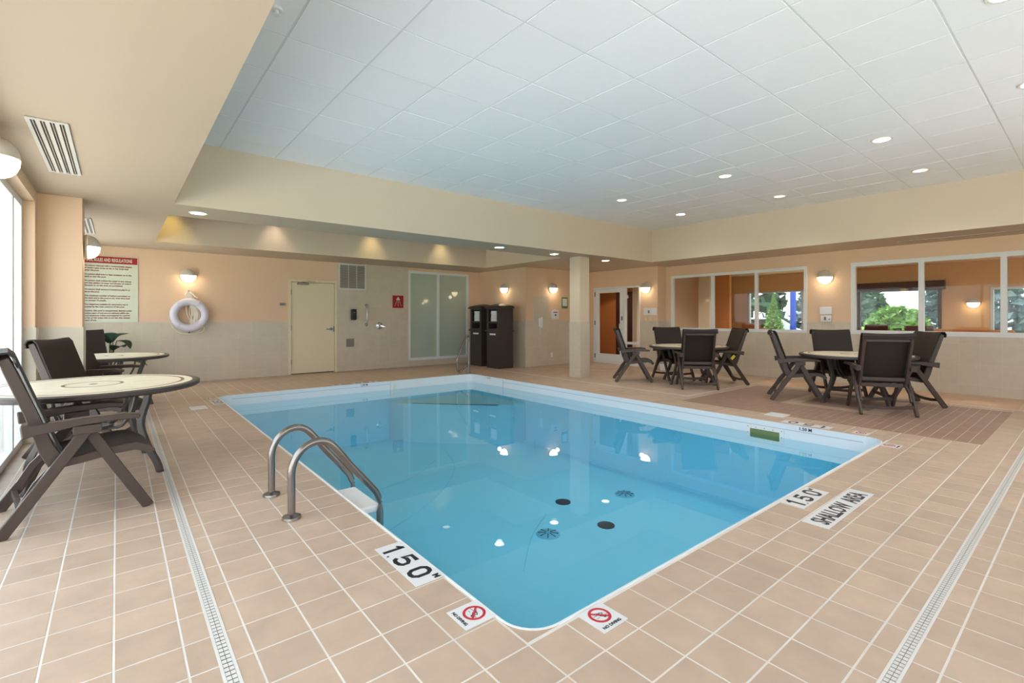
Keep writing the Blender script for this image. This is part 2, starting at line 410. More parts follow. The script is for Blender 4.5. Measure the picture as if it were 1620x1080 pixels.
R4 = [(0, .16), (.16, .5), (.5, .84), (.84, WT)]
R8 = R4+[(WT, 1.52), (1.52, 1.86), (1.86, 2.2), (2.2, SZ)]
dh = (2.93, 0, 4.0, 2.12); wh = (5.84, .155, 7.72, 2.485)
wb = wall('wall_back', 'Y', BY, .2, -.9, 11, 0, 2.7, [dh, wh])
wainscot(wb, 'Y', BY, -1, LX, 2.93, R4, [], start=-.7)
wainscot(wb, 'Y', BY, -1, 4.0, 5.84, R8, [wh], start=4.0)
wainscot(wb, 'Y', BY, -1, 5.84, NX, [(0, .153)], [])
wainscot(wb, 'Y', BY, -1, 7.72, NX, [(.153, .5), (.5, .84), (.84, WT)], [])
wn = wall('wall_niche', 'X', NX, .2, PY, BY, 0, 2.7, [])
wainscot(wn, 'X', NX, -1, PY, BY, R4, [])
wp = wall('wall_phone', 'Y', PY, .2, NX+.2, 10.7, 0, 2.7, [])
wainscot(wp, 'Y', PY, -1, NX, 10.5, R4, [])
wainscot(wp, 'Y', PY, -1, 8.36, 8.89, [(WT, 1.52), (1.52, 1.83)], [])
we = wall('wall_entry', 'X', DX, .12, KY, PY, 0, 2.7, [(7.6, 0, 9.17, 2.1)])
wainscot(we, 'X', DX, -1, KY, 7.58, R4, [])
wc = wall('wall_corner', 'Y', KY, .12, DX+.12, 11.0, 0, 2.7, [])
wainscot(wc, 'Y', KY, -1, DX, RX, R4, [])
W1 = (3.816, .955, 6.925, 2.31); W2 = (-.95, .955, 3.06, 2.31)
wr = wall('wall_right', 'X', RX, .14, FY-.2, KY, 0, 2.7, [W1, W2])
wainscot(wr, 'X', RX, -1, FY, KY, R4, [W1, W2], tw=.255, start=-1.785)
LW1 = (-1.3, .0, 6.83, 2.44); LW2 = (8.0, .0, 11.1, 2.44)
wl = wall('wall_left', 'X', LX, -.16, FY-.2, BY, 0, 2.7, [LW1, LW2])
wainscot(wl, 'X', LX, 1, 7.5, 8.0, R4, []); wainscot(wl, 'X', LX, 1, 11.1, BY, R4, [])
g = G(); g.box(-.8, 7.0, 0, -.29, 7.5, SZ); pier = g.ob('wall_pier', 'peach', kind='structure')
wainscot(pier, 'Y', 7.0, -1, LX, -.28, [(0, .16), (.16, .5), (.5, .84), (.84, 1.165)], [], tw=.36)
wainscot(pier, 'X', -.29, 1, 7.0, 7.5, [(0, .16), (.16, .5), (.5, .84), (.84, 1.165)], [], tw=.25)
g = G(); g.box(-.79, 6.828, .003, -.632, 6.838, 1.17); g.ob('jamb_tile', 'wtile', wl)
g = G(); g.box(-.635, 6.84, .003, -.625, 6.99, 1.17); g.ob('jamb_tile', 'wtile', wl)
FILL_WIN = [(-.4, .9, 3.4, 2.45), (3.7, .9, 8.4, 2.45)]  # openings behind the camera, out of view, added to bring in fill daylight
wf = wall('wall_front', 'Y', FY, -.2, -.9, 11, 0, 2.7, FILL_WIN)
# column
g = G(); g.box(7.55, 6.985, 0, 7.84, 7.28, SZ); colm = g.ob('column', 'cream', kind='structure')
for nm, a in (('Y', 6.985), ('X', 7.55)):
    if nm == 'Y': wainscot(colm, 'Y', a, -1, 7.54, 7.845, R4, [], tw=.31)
    else: wainscot(colm, 'X', a, -1, 6.98, 7.285, R4, [], tw=.31)

# ------------------------------------------------------------------ windows
def window(name, plane, at, a0, a1, z0, z1, mull, fw=.06, dep=.07, m='white', pane='glass', rail=None, lab='pane'):
    g = G()
    def bx(p0, q0, p1, q1, ex=0):
        if plane == 'Y': g.box(p0, at-ex, q0, p1, at+dep, q1)
        else: g.box(at-ex, p0, q0, at+dep, p1, q1)
    bx(a0, z0, a1, z0+fw, .015); bx(a0, z1-fw, a1, z1, .012)
    bx(a0, z0+fw, a0+fw, z1-fw, .01); bx(a1-fw, z0+fw, a1, z1-fw, .01)
    for mu in mull: bx(mu-fw/2, z0+fw, mu+fw/2, z1-fw, .008)
    o = g.ob(name, m, kind='structure')
    ed = [a0+fw]+[v for mu in mull for v in (mu-fw/2, mu+fw/2)]+[a1-fw]
    for k in range(0, len(ed), 2):
        gg = G()
        if plane == 'Y': gg.box(ed[k]-.003, at+dep*.45, z0+fw-.003, ed[k+1]+.003, at+dep*.45+.006, z1-fw+.003)
        else: gg.box(at+dep*.45, ed[k]-.003, z0+fw-.003, at+dep*.45+.006, ed[k+1]+.003, z1-fw+.003)
        gg.ob('pane', pane, o)
    return o
window('window_1', 'X', RX, *W1[::2], W1[1], W1[3], [4.83, 5.835])
window('window_2', 'X', RX, *W2[::2], W2[1], W2[3], [.03, 1.006, 2.02], fw=.075)
window('window_3', 'Y', BY, wh[0], wh[2], wh[1], wh[3], [6.735], pane='frost', dep=.06, fw=.065)
window('window_4', 'X', -.79, LW1[0], LW1[2], 0, 2.44, [.7, 2.6, 4.5, 6.28], fw=.07, dep=.06)
window('window_5', 'X', -.79, LW2[0], LW2[2], 0, 2.44, [9.0, 10.0], fw=.07, dep=.06)
for k, f in enumerate(FILL_WIN): window('window_%d' % (6+k), 'Y', FY-.12, f[0], f[2], f[1], f[3], [(f[0]+f[2])/2], dep=.06)  # frames and panes of the added, out-of-view fill openings
for (cx, cy, sx_, sy_, rot) in ((-.86, 2.75, 8.1, 2.4, (0, -PI/2, 0)), (-.86, 9.55, 3.1, 2.4, (0, -PI/2, 0))):
    L = bpy.data.lights.new('portal', 'AREA'); L.shape = 'RECTANGLE'; L.size = 2.4; L.size_y = sx_; L.cycles.is_portal = True
    o = bpy.data.objects.new('portal', L); COL.objects.link(o); o.location = (cx, cy, 1.22); o.rotation_euler = rot
for f in FILL_WIN:
    L = bpy.data.lights.new('portal', 'AREA'); L.shape = 'RECTANGLE'; L.size = f[2]-f[0]; L.size_y = 2.4; L.cycles.is_portal = True
    o = bpy.data.objects.new('portal', L); COL.objects.link(o); o.location = ((f[0]+f[2])/2, FY-.2, 1.3); o.rotation_euler = (PI/2, 0, 0)

# ------------------------------------------------------------------ doors
d = G()
for b in ((2.93, 0, 2.985, 2.12), (3.945, 0, 4.0, 2.12), (2.985, 2.065, 3.945, 2.12)): d.box(b[0], BY-.02, b[1], b[2], BY+.1, b[3])
d1 = d.ob('door_1', 'doorp', kind='structure')
part('door_leaf', 'doorp', d1, lambda g: g.box(2.992, BY+.005, .018, 3.938, BY+.05, 2.058, .002))
part('door_gap', 'dark', d1, lambda g: g.box(2.985, BY+.06, .0, 3.945, BY+.1, 2.065))
for z in (.28, 1.04, 1.83): part('hinge', 'grey', d1, lambda g: (g.cyl((2.99, BY-.004, z), .009, .11, 10), g.box(2.975, BY-.006, z-.055, 3.0, BY+.004, z+.055)))
h = part('door_handle', 'dsteel', d1, lambda g: (g.cyl((3.865, BY-.012, 1.0), .034, .03, 20, 'Y'), g.cyl((3.865, BY-.03, 1.0), .014, .05, 12, 'Y'), g.box(3.74, BY-.062, .988, 3.875, BY-.046, 1.012, .004)), True)
part('door_latch_plate', 'grey', d1, lambda g: g.box(3.915, BY-.001, .94, 3.94, BY+.006, 1.06))
part('door_closer', 'dsteel', d1, lambda g: (g.box(3.12, BY-.055, 2.0, 3.36, BY+.004, 2.05, .006), g.strip([(3.24, BY-.03, 2.06), (3.3, BY-.12, 2.085), (3.5, BY-.03, 2.085)], .02, .008, (0, 0, 1)), g.cyl((3.24, BY-.03, 2.055), .018, .04, 12)))
# glass entry door and sidelight
d = G(); A = DX-.02; Bq = DX+.08
for y0, z0, y1, z1 in ((9.12, 0, 9.17, 2.1), (7.6, 0, 7.64, 2.1), (8.08, 0, 8.13, 2.1), (7.64, 2.055, 8.08, 2.1), (8.13, 2.055, 9.12, 2.1), (7.64, 0, 8.08, .05), (7.64, .56, 8.08, .62)): d.box(A, y0, z0, Bq, y1, z1)
d2 = d.ob('door_2', 'white', kind='structure')
lf = G()
for y0, z0, y1, z1 in ((8.14, .01, 8.255, 2.05), (8.995, .01, 9.115, 2.05), (8.255, 1.95, 8.995, 2.05), (8.255, .01, 8.995, .265)): lf.box(DX-.012, y0, z0, DX+.04, y1, z1)
leaf = lf.ob('door_leaf', 'white', d2)
part('pane', 'glass', leaf, lambda g: g.box(DX+.01, 8.25, .26, DX+.016, 9.0, 1.955))
part('door_handle', 'white', leaf, lambda g: g.tube([(DX-.012, 8.2, 1.1), (DX-.06, 8.2, 1.1), (DX-.07, 8.22, 1.09), (DX-.07, 8.22, .78), (DX-.06, 8.2, .76), (DX-.012, 8.2, .76)], .014, 10), True)
part('door_lock', 'grey', leaf, lambda g: g.box(DX-.03, 8.16, 1.19, DX-.01, 8.2, 1.3, .003))
for z in (.2, 1.12, 1.92): part('hinge', 'black', leaf, lambda g: g.cyl((DX-.018, 9.125, z), .012, .12, 10))
part('pane', 'glass', d2, lambda g: g.box(DX+.01, 7.638, .05, DX+.016, 8.082, .56)); part('pane', 'glass', d2, lambda g: g.box(DX+.01, 7.638, .62, DX+.016, 8.082, 2.055))

# ------------------------------------------------------------------ pool
pool = empty('swimming_pool', (3.7, 5.2, 0), 0, 'rectangular indoor pool with white top band and blue walls set in the tiled floor', 'pool')
def pp(name, m, fn, parent=pool, **kw):
    g = G(); fn(g); o = g.ob(name, m, parent, **kw)
    if parent is pool: o.data.transform(Matrix.Translation((-3.7, -5.2, 0)))
    return o
def rrect(x0, y0, x1, y1, r, n=8):
    P = []
    for cx, cy, a in ((x1-r, y1-r, 0), (x0+r, y1-r, PI/2), (x0+r, y0+r, PI), (x1-r, y0+r, 3*PI/2)):
        P += [(cx+r*math.cos(a+PI/2*k/n), cy+r*math.sin(a+PI/2*k/n)) for k in range(n+1)]
    return P
def shell(g, r0, r1, z0, z1, cap=True):
    a, b = rrect(PX0+r0, PY0+r0, PX1-r0, PY1-r0, crn-r0), rrect(PX0+r1, PY0+r1, PX1-r1, PY1-r1, crn-r1); n = len(a); B = g.b
    V = [[B.verts.new((x, y, z)) for x, y in P] for P, z in ((b, z0), (b, z1), (a, z1), (a, z0))]
    for q in range(4):
        for k in range(n): B.faces.new((V[q][k], V[(q+1) % 4][k], V[(q+1) % 4][(k+1) % n], V[q][(k+1) % n]))
    bmesh.ops.recalc_face_normals(B, faces=B.faces)
ZF = -1.15; ZW = -.17; ZB = -.34
pp('basin_wall', 'pool', lambda g: shell(g, -.008, .004, ZF, ZB))
pp('basin_floor', 'pool', lambda g: g.box(PX0-.05, PY0-.05, ZF-.05, PX1+.05, PY1+.05, ZF))
pp('top_band', 'band', lambda g: shell(g, -.006, .006, ZB, -.002), label='white band above the waterline')
pp('coping_lip', 'whitep', lambda g: shell(g, -.006, .005, -.012, .002), label='thin white lip around the edge')
dline = mat('seam_grey', (150, 160, 172), .6)
pp('seam', dline, lambda g: g.box(PX0+.2, PY1-.0085, -.062, 4.22, PY1-.005, -.058)); pp('seam', dline, lambda g: g.box(PX1-.0085, PY0+.2, -.066, PX1-.005, 7.85, -.062))
pp('seam', dline, lambda g: g.box(PX1-.0085, 7.85, -.3, PX1-.005, 7.856, -.005))
pp('panel_bracket', 'whitep', lambda g: (g.box(4.22, PY1-.035, -.3, 4.33, PY1-.006, -.006, .004), g.box(4.265, PY1-.05, -.3, 4.285, PY1-.035, -.01)))
sk = pp('skimmer_plate', 'whitep', lambda g: [g.box(PX1-.018, a, b, PX1-.006, c, e) for a, b, c, e in ((2.42, -.26, 2.47, -.075), (2.82, -.26, 2.87, -.075), (2.47, -.115, 2.82, -.075), (2.47, -.26, 2.82, -.225))])
sm = mat('skimmer_inside', (120, 132, 84), .7)
pp('skimmer_mouth', sm, lambda g: g.box(PX1-.0075, 2.47, -.225, PX1-.006, 2.82, -.115))
for y, z in [(2.445+.1*k, -.095) for k in range(5)]+[(2.445, -.17), (2.845, -.17)]: pp('screw', 'grey', lambda g: g.cyl((PX1-.019, y, z), .006, .003, 8, 'X'))
text('lettering', '1.50 M', .05, frame((PX1-.0095-3.7, 2.26-5.2, -.045), (0, -1, 0), (0, 0, 1)), 'ink', pool, off=.001)
text('lettering', '1.50 M', .05, frame((3.62-3.7, PY1-.0095-5.2, -.045), (1, 0, 0), (0, 0, 1)), 'ink', pool, off=.001)
text('lettering', '1.50 M', .05, frame((PX1-.0095-3.7, 8.42-5.2, -.045), (0, -1, 0), (0, 0, 1)), dline.name and 'grey', pool)
# corner step with dark nosing
pp('corner_step', mat('step_blue', (176, 226, 242), .5), lambda g: g.prism([(4.2, 9.01), (4.3, 8.62), (4.62, 8.3), (5.5, 7.42), (5.85, 7.2), (6.17, 7.15), (6.17, 9.01)], ZF, -.4))
pp('step_nosing', 'navy', lambda g: g.strip([(4.45, 8.5, -.398), (5.62, 7.3, -.398)], .035, .006, (0, 0, 1)))
for (x, y) in ((4.53, 4.49), (4.41, 3.67)): pp('black_spot', 'navy', lambda g: g.cyl((x, y, ZF+.004), .1, .008, 32))
for (x, y) in ((3.73, 3.93), (5.38, 4.15)):
    o = pp('main_drain', 'bfade', lambda g: g.lathe([(0, .02), (.06, .022), (.125, .01), (.135, 0)], (x, y, ZF), 28), smooth=True)
    gg = G()
    for q in range(8):
        a = q*PI/4; gg.tube([(x-3.7+.03*math.cos(a), y-5.2+.03*math.sin(a), ZF+.022), (x-3.7+.115*math.cos(a), y-5.2+.115*math.sin(a), ZF+.014)], .006, 5)
    gg.ob('drain_slots', 'navy', o)
for pts in ([(1.9, 4.9), (3.2, 5.6), (4.2, 6.6), (4.7, 7.8)], [(3.0, 3.5), (3.55, 4.0), (4.1, 4.35)], [(2.2, 6.3), (3.4, 6.6), (4.2, 7.2)]):
    pp('vacuum_mark', 'bmark', lambda g: g.tube(smooth([(x, y, ZF+.002) for x, y in pts], 6), .0035, 4))
g = G(); g.prism(rrect(PX0+.007, PY0+.007, PX1-.007, PY1-.007, crn), ZW-.002, ZW)
b = g.b; bmesh.ops.delete(b, geom=[f for f in b.faces if f.normal.z < .5], context='FACES')
g.ob('pool_water', 'water', label='clear still water filling the rectangular pool', cat='water')

# ------------------------------------------------------------------ labels set in the deck
def deck_tile(lab, cat, x0, y0, x1, y1, joints=()):
    g = G(); g.box(x0, y0, .0004, x1, y1, .0022); o = g.ob('depth_marker' if cat == 'marker' else 'no_diving_marker', 'label', label=lab, cat=cat)
    for j in joints:
        gg = G(); gg.box(*j); gg.ob('joint', 'wgrout', o)
    return o
def depth(o, org, u, v, L):
    """1.50 in block digits reading along u from org, tops towards v"""
    F = frame(org, u, v); k = L/.475; H = .122; w_ = .024
    def st(nm, paths):
        g = G()
        for p, wd in paths: g.strip([(x*k, y, 0) for x, y in p], wd, .0006, (0, 0, 1))
        me = g.mesh(nm, 'ink'); me.transform(F); link(nm, me, o)
    st('digit_one', [([(.075, 0), (.075, H)], w_), ([(.072, H-.01), (.045, H-.034)], .018)])
    st('decimal_point', [([(.118, .004), (.13, .004)], .012)])
    st('digit_five', [([(.25, H-.012), (.184, H-.012), (.176, H*.5), (.2, H*.6), (.23, H*.58), (.25, H*.46), (.25, H*.24), (.236, .016), (.206, .01), (.18, .016), (.17, .034)], w_)])
    st('digit_zero', [([(.33, H*.5), (.33, H-.035), (.345, H-.014), (.365, H-.01), (.385, H-.014), (.4, H-.035), (.4, .035), (.385, .014), (.365, .01), (.345, .014), (.33, .035), (.33, H*.52)], w_)])
ZT = .0026
o = deck_tile('white 1.50 M depth marker along the near left pool edge, by the ladder rails', 'marker', 1.092, 2.05, 1.247, 2.525, [(1.092, 2.21, .0022, 1.247, 2.213, .0024), (1.092, 2.368, .0022, 1.247, 2.371, .0024)])
depth(o, (1.108, 2.525, ZT), (0, -1, 0), (1, 0, 0), .475)
text('lettering', 'M', .045, frame((1.202, 2.096, ZT), (0, -1, 0), (1, 0, 0)), 'ink', o, off=.002)
o = deck_tile('white 1.50 M depth marker on the right pool edge beside the SHALLOW AREA marker', 'marker', 3.53, 1.262, 4.0, 1.412)
depth(o, (3.53, 1.277, ZT), (1, 0, 0), (0, 1, 0), .47)
text('lettering', 'M', .04, frame((3.95, 1.36, ZT), (1, 0, 0), (0, 1, 0)), 'ink', o, off=.002)
o = deck_tile('long white SHALLOW AREA deck marker', 'marker', 3.305, 1.045, 4.21, 1.195)
text('lettering', 'SHALLOW  AREA', .142, frame((3.36, 1.07, ZT), (1, 0, 0), (0, 1, 0)), 'ink', o, off=.0035, sx=.72)
o = deck_tile('white 1.50 depth marker on the far right pool edge near the tables', 'marker', 6.26, 1.98, 6.41, 2.5)
depth(o, (6.396, 1.98, ZT), (0, 1, 0), (-1, 0, 0), .52)
o = deck_tile('white 1.50 depth marker on the left edge close to the far left pool corner', 'marker', 1.092, 8.2, 1.24, 8.68)
depth(o, (1.108, 8.68, ZT), (0, -1, 0), (1, 0, 0), .48)
o = deck_tile('white 1.50 depth marker on the back edge of the pool', 'marker', 3.5, 9.06, 4.0, 9.21)
depth(o, (4.0, 9.196, ZT), (-1, 0, 0), (0, -1, 0), .5)
def nodive(lab, c, u, v):
    """u: reading direction, v: up (towards the pool)"""
    u, v = Vector(u), Vector(v); c = Vector(c); a = c-u*.076-v*.076; b = c+u*.076+v*.076
    o = deck_tile(lab, 'sign', min(a.x, b.x), min(a.y, b.y), max(a.x, b.x), max(a.y, b.y))
    F = frame((c.x, c.y, ZT), u, v)
    g = G(); g.lathe([(.038, 0), (.038, .0006), (.050, .0006), (.050, 0)], n=36); g.b.verts.ensure_lookup_table()
    for q in g.b.verts: q.co.y += .016
    me = g.mesh('prohibition_ring', 'red'); me.transform(F); link('prohibition_ring', me, o)
    g = G(); g.strip([(-.029, .045, .0008), (.029, -.013, .0008)], .010, .0006, (0, 0, 1)); me = g.mesh('slash', 'red'); me.transform(F); link('slash', me, o)
    g = G()
    for P, wd in (([(-.028, .004, .0005), (-.012, .004, .0005)], .0016), ([(.004, .027, .0005), (.02, .02, .0005), (.008, .01, .0005)], .004), ([(.0, .026, .0005), (-.02, .036, .0005)], .004), ([(-.034, .02, .0005), (0, .02, .0005)], .0016), ([(.006, .004, .0005), (.034, .004, .0005)], .0016), ([(.004, .026, .0005), (-.004, .012, .0005), (.01, .0, .0005)], .005)): g.strip(P, wd, .0005, (0, 0, 1))
    g.cyl((.012, -.004, .0005), .0055, .0006, 12)
    me = g.mesh('diver_pictogram', 'ink'); me.transform(F); link('diver_pictogram', me, o)
    text('lettering', 'NO DIVING', .021, F @ Matrix.Translation((-.058, -.062, 0)), 'ink', o, off=.0006, sx=.98)
nodive('NO DIVING tile on the left pool edge beside the corner nearest the camera', (1.172, 1.712, 0), (0, -1, 0), (1, 0, 0))
nodive('NO DIVING tile on the near right edge just right of the near pool corner', (1.593, 1.345, 0), (1, 0, 0), (0, 1, 0))
nodive('NO DIVING tile beyond the right pool corner on the near edge side', (5.94, 1.335, 0), (1, 0, 0), (0, 1, 0))
nodive('NO DIVING tile on the far right edge, in front of the brown mosaic floor', (6.345, 1.69, 0), (0, 1, 0), (-1, 0, 0))
nodive('NO DIVING tile on the back pool edge left of its depth marker', (3.2, 9.135, 0), (-1, 0, 0), (0, -1, 0))
nodive('NO DIVING tile on the left edge next to the far left pool corner', (1.165, 8.86, 0), (0, -1, 0), (1, 0, 0))
part('skimmer_lid', 'label', None, lambda g: g.box(6.53, 2.58, .0004, 6.79, 2.82, .006, .002), label='pale square access lid in the deck by the far right pool edge', cat='lid')
part('skimmer_lid', 'label', None, lambda g: g.box(.79, 7.9, .0004, .985, 8.19, .006, .002), label='white rectangular access lid in the left deck near the far corner', cat='lid')

# ------------------------------------------------------------------ slotted floor drains
def drain(lab, a0, a1, c, axis):
    e = empty('floor_drain', ((c, a0, 0) if axis == 'Y' else (a0, c, 0)), 0 if axis == 'Y' else -PI/2, lab, 'drain'); Lh = a1-a0
    part('drain_channel', 'drainw', e, lambda g: (g.box(-.027, 0, -.004, -.0165, Lh, .0015), g.box(.0165, 0, -.004, .027, Lh, .0015)))
    part('drain_bed', 'grey', e, lambda g: g.box(-.0165, 0, -.004, .0165, Lh, -.001))
    b = bmesh.new(); n = int(Lh/.026)
    for k in range(n):
        y = k*.026+.003
        for x0, x1 in ((-.0155, -.001), (.001, .0155)):
            V = [b.verts.new(p) for p in ((x0, y, .0008), (x1, y, .0008), (x1, y+.021, .0008), (x0, y+.021, .0008))]; b.faces.new(V)
    me = bpy.data.meshes.new('drain_grate'); b.to_mesh(me); b.free(); me.materials.append(M['drainw']); link('drain_grate', me, e, kind='stuff')
drain('white slotted drain line running along the left deck under the table', -1.6, BY-.02, .315, 'Y')
drain('white slotted drain line running along the right deck in the foreground', .36, 9.4, .476, 'X')

# ------------------------------------------------------------------ ladder and rails
def ladder():
    e = empty('pool_ladder', (.855, 3.5, 0), 0, 'stainless steel pool ladder with two arched handrails at the left pool edge', 'ladder')
    prof = [(0, .01), (0, .2), (0, .29), (.015, .355), (.05, .41), (.105, .45), (.175, .462), (.24, .435), (.31, .355), (.38, .26), (.46, .165), (.53, .078), (.565, .03), (.585, -.03), (.59, -.1), (.59, -.9)]
    for dy in (-.25, .26):
        t = part('handrail', 'steel', e, lambda g: g.tube([(x, dy, z) for x, z in smooth(prof, 3)], .0235, 16), True)
        part('flange', 'steel', e, lambda g: g.lathe([(.024, .03), (.03, .026), (.055, .016), (.058, .003), (.05, 0)], (0, dy, .0006), 28), True)
    for z in (-.06, -.36, -.66): part('ladder_step', 'whitep', e, lambda g: g.box(.415, -.232, z-.05, .6, .242, z, .012), label='white plastic step')
ladder()
e = empty('grab_rail', (6.24, 9.2, 0), 0, 'stainless grab rail standing on the deck at the far pool corner', 'rail')
part('rail', 'steel', e, lambda g: g.tube(smooth([(0, 0, .01), (0, 0, .4), (0, 0, .75), (-.01, 0, .83), (-.06, 0, .84), (-.12, 0, .74), (-.22, 0, .54), (-.3, 0, .37), (-.32, 0, .28), (-.3, 0, .1), (-.275, 0, .05), (-.22, 0, .06), (-.07, 0, .17), (-.035, 0, .16), (-.03, 0, .01)], 4), .022, 12), True)
part('flange', 'steel', e, lambda g: g.cyl((-.015, 0, .006), .06, .011, 24, bev=.003))

# ------------------------------------------------------------------ furniture
def chair():
    e = empty('patio_chair', (0, 0, 0), 0, 'x', 'chair')
    hw = .30
    for s in (-1, 1):
        part('rear_leg', 'resin', e, lambda g: g.strip([(.03, s*hw, .585), (-.17, s*hw, .285), (-.36, s*hw, 0.001)], .062, .03, bev=.004))
        part('front_leg', 'resin', e, lambda g: g.strip([(.02, s*(hw-.034), .585), (.18, s*(hw-.034), .29), (.34, s*(hw-.034), .001)], .062, .03, bev=.004))
        part('armrest', 'resin', e, lambda g: g.strip([(-.27, s*hw, .6), (-.22, s*hw, .605), (0, s*hw, .628), (.2, s*hw, .632), (.285, s*hw, .622)], [.075, .062, .045, .04, .03], .07, bev=.006))
        part('leg_bracket', 'resin', e, lambda g: g.box(-.045, s*hw-.03, .55, .09, s*hw+.01, .602, .004))
        part('back_rail', 'resin', e, lambda g: g.strip([(-.11, s*.255, .375), (-.16, s*.255, .48), (-.225, s*.255, .7), (-.322, s*.255, .98), (-.338, s*.255, 1.03)], [.085, .075, .062, .055, .045], .032, bev=.004))
        part('seat_rail', 'resin', e, lambda g: g.strip([(-.14, s*.25, .37), (0, s*.25, .385), (.16, s*.25, .41), (.27, s*.25, .415), (.335, s*.25, .39), (.36, s*.25, .355)], .05, .03, bev=.004))
        part('support_strut', 'resin', e, lambda g: g.strip([(-.26, s*.272, .17), (-.2, s*.272, .28), (-.13, s*.258, .36)], .04, .02))
    part('rear_stretcher', 'resin', e, lambda g: g.strip([(-.288, -.3, .115), (-.275, -.15, .095), (-.272, 0, .09), (-.275, .15, .095), (-.288, .3, .115)], .04, .026, (1, 0, .0)))
    part('front_stretcher', 'resin', e, lambda g: g.strip([(.27, -.266, .14), (.262, 0, .12), (.27, .266, .14)], .04, .026, (1, 0, 0)))
    for q in ((-.33, .955, -.3, .985), (-.165, .43, -.135, .475), (-.125, .345, -.095, .395)):
        part('back_crossbar', 'resin', e, lambda g: g.box(q[0], -.245, q[1], q[2], .245, q[3]))
    def sheet(g, prof, hy, th, sag):
        b = g.b; n = 6; rows = []
        P = [Vector((x, 0, z)) for x, z in prof]
        for i, p in enumerate(P):
            t = (P[min(i+1, len(P)-1)]-P[max(i-1, 0)]).normalized(); q = t.cross(Vector((0, 1, 0)))
            a = []; c = []
            for k in range(n+1):
                y = -hy+2*hy*k/n; s = sag*(1-(2*k/n-1)**2)
                a.append(b.verts.new(p+q*s+Vector((0, y, 0)))); c.append(b.verts.new(p+q*(s-th)+Vector((0, y, 0))))
            rows.append((a, c))
        for (a, c), (a2, c2) in zip(rows, rows[1:]):
            for k in range(n): b.faces.new((a[k], a[k+1], a2[k+1], a2[k])); b.faces.new((c[k+1], c[k], c2[k], c2[k+1]))
            b.faces.new((a[0], a2[0], c2[0], c[0])); b.faces.new((a2[n], a[n], c[n], c2[n]))
        for a, c in (rows[0], rows[-1]):
            for k in range(n): b.faces.new((a[k], c[k], c[k+1], a[k+1]))
        bmesh.ops.recalc_face_normals(b, faces=b.faces)
    part('backrest', 'sling', e, lambda g: sheet(g, [(-.07, .40), (-.115, .5), (-.182, .7), (-.278, .985), (-.292, 1.03), (-.318, 1.06), (-.35, 1.056), (-.366, 1.03), (-.36, .99)], .29, .012, .012), True, label='dark woven sling')
    part('seat', 'sling', e, lambda g: sheet(g, [(-.1, .415), (0, .42), (.12, .432), (.24, .442), (.3, .436), (.345, .412), (.366, .375), (.36, .345)], .252, .012, .012), True, label='dark woven sling')
    return e
CH = chair(); first = [True]
def put(x, y, fx, fy, lab, grp):
    a = math.atan2(fy, fx)
    if first[0]:
        first[0] = False; CH.location = (x, y, 0); CH.rotation_euler.z = a; CH['label'] = lab; CH['group'] = grp; return CH
    return dup(CH, (x, y, 0), a, lab, grp)
def table():
    e = empty('patio_table', (0, 0, 0), 0, 'x', 'table'); R = .74; Z = .72
    part('table_rim', 'tabmetal', e, lambda g: g.lathe([(0, Z-.03), (.66, Z-.03), (R-.02, Z-.045), (R, Z-.03), (R, Z-.006), (R-.012, Z), (R-.055, Z), (R-.057, Z-.012), (0, Z-.012)], n=64), True)
    def ringseg(g, r0, r1, a0, a1):
        n = max(2, int((a1-a0)/.1)); P = [(r1*math.cos(a0+(a1-a0)*k/n), r1*math.sin(a0+(a1-a0)*k/n)) for k in range(n+1)]
        P += [(r0*math.cos(a1-(a1-a0)*k/n), r0*math.sin(a1-(a1-a0)*k/n)) for k in range(n+1)] if r0 > 0 else [(0, 0)]
        g.prism(P, Z-.012, Z+.0005)
    def full(r0, r1, m, nm, z=.0008):
        part(nm, m, e, lambda g: g.lathe([(r0, Z-.012), (r0, Z+z), (r1, Z+z), (r1, Z-.012)], n=64))
    full(.022, .175, 'stone', 'inner_stone'); full(.177, .197, 'inlay', 'inlay_ring'); full(.6, .622, 'inlay', 'inlay_ring'); full(.624, .682, 'stone', 'border_stone')
    part('umbrella_hole', 'inlay', e, lambda g: g.lathe([(0, Z-.004), (.02, Z-.004), (.022, Z+.001), (.03, Z+.001), (.03, Z-.01)], n=24))
    for k in range(6): part('stone_tile', 'stone', e, lambda g: ringseg(g, .199, .598, k*PI/3+.004, (k+1)*PI/3-.004))
    for k in range(4):
        a = k*PI/2+math.radians(-40); c, s = math.cos(a), math.sin(a)
        P = smooth([(.46, .69), (.45, .6), (.405, .46), (.4, .36), (.45, .22), (.53, .08), (.555, .004)], 3)
        part('leg', 'tabmetal', e, lambda g: (g.strip([(r*c, r*s, z) for r, z in P], .05, .034, (-s, c, 0), bev=.004), g.cyl((.555*c, .555*s, .008), .026, .014, 12)))
        part('under_arm', 'tabmetal', e, lambda g: g.strip([(.05*c, .05*s, .665), (.5*c, .5*s, .665)], .05, .03, (-s, c, 0)))
        Q = smooth([(.36, .675), (.33, .52), (.24, .38), (.12, .36)], 3)
        part('brace', 'tabmetal', e, lambda g: g.tube([(r*c, r*s, z) for r, z in Q], .012, 8), True)
    part('brace_ring', 'tabmetal', e, lambda g: g.lathe([(.11, .35), (.13, .35), (.13, .375), (.11, .375), (.11, .35)], n=24))
    return e
TB = table(); tg = 'round stone-topped patio tables'
TB.location = (-.15, 5.28, 0); TB['label'] = 'large round stone-topped table nearest the camera by the left windows'; TB['group'] = tg
dup(TB, (-.12, 9.05, 0), .3, 'round stone-topped table behind the left pier, beside the potted plant', tg)
dup(TB, (8.66, 5.15, 0), .646, 'round stone-topped table on the right, nearer to the white column', tg)
dup(TB, (8.6, 2.36, 0), .15, 'round stone-topped table standing on the brown mosaic floor', tg)
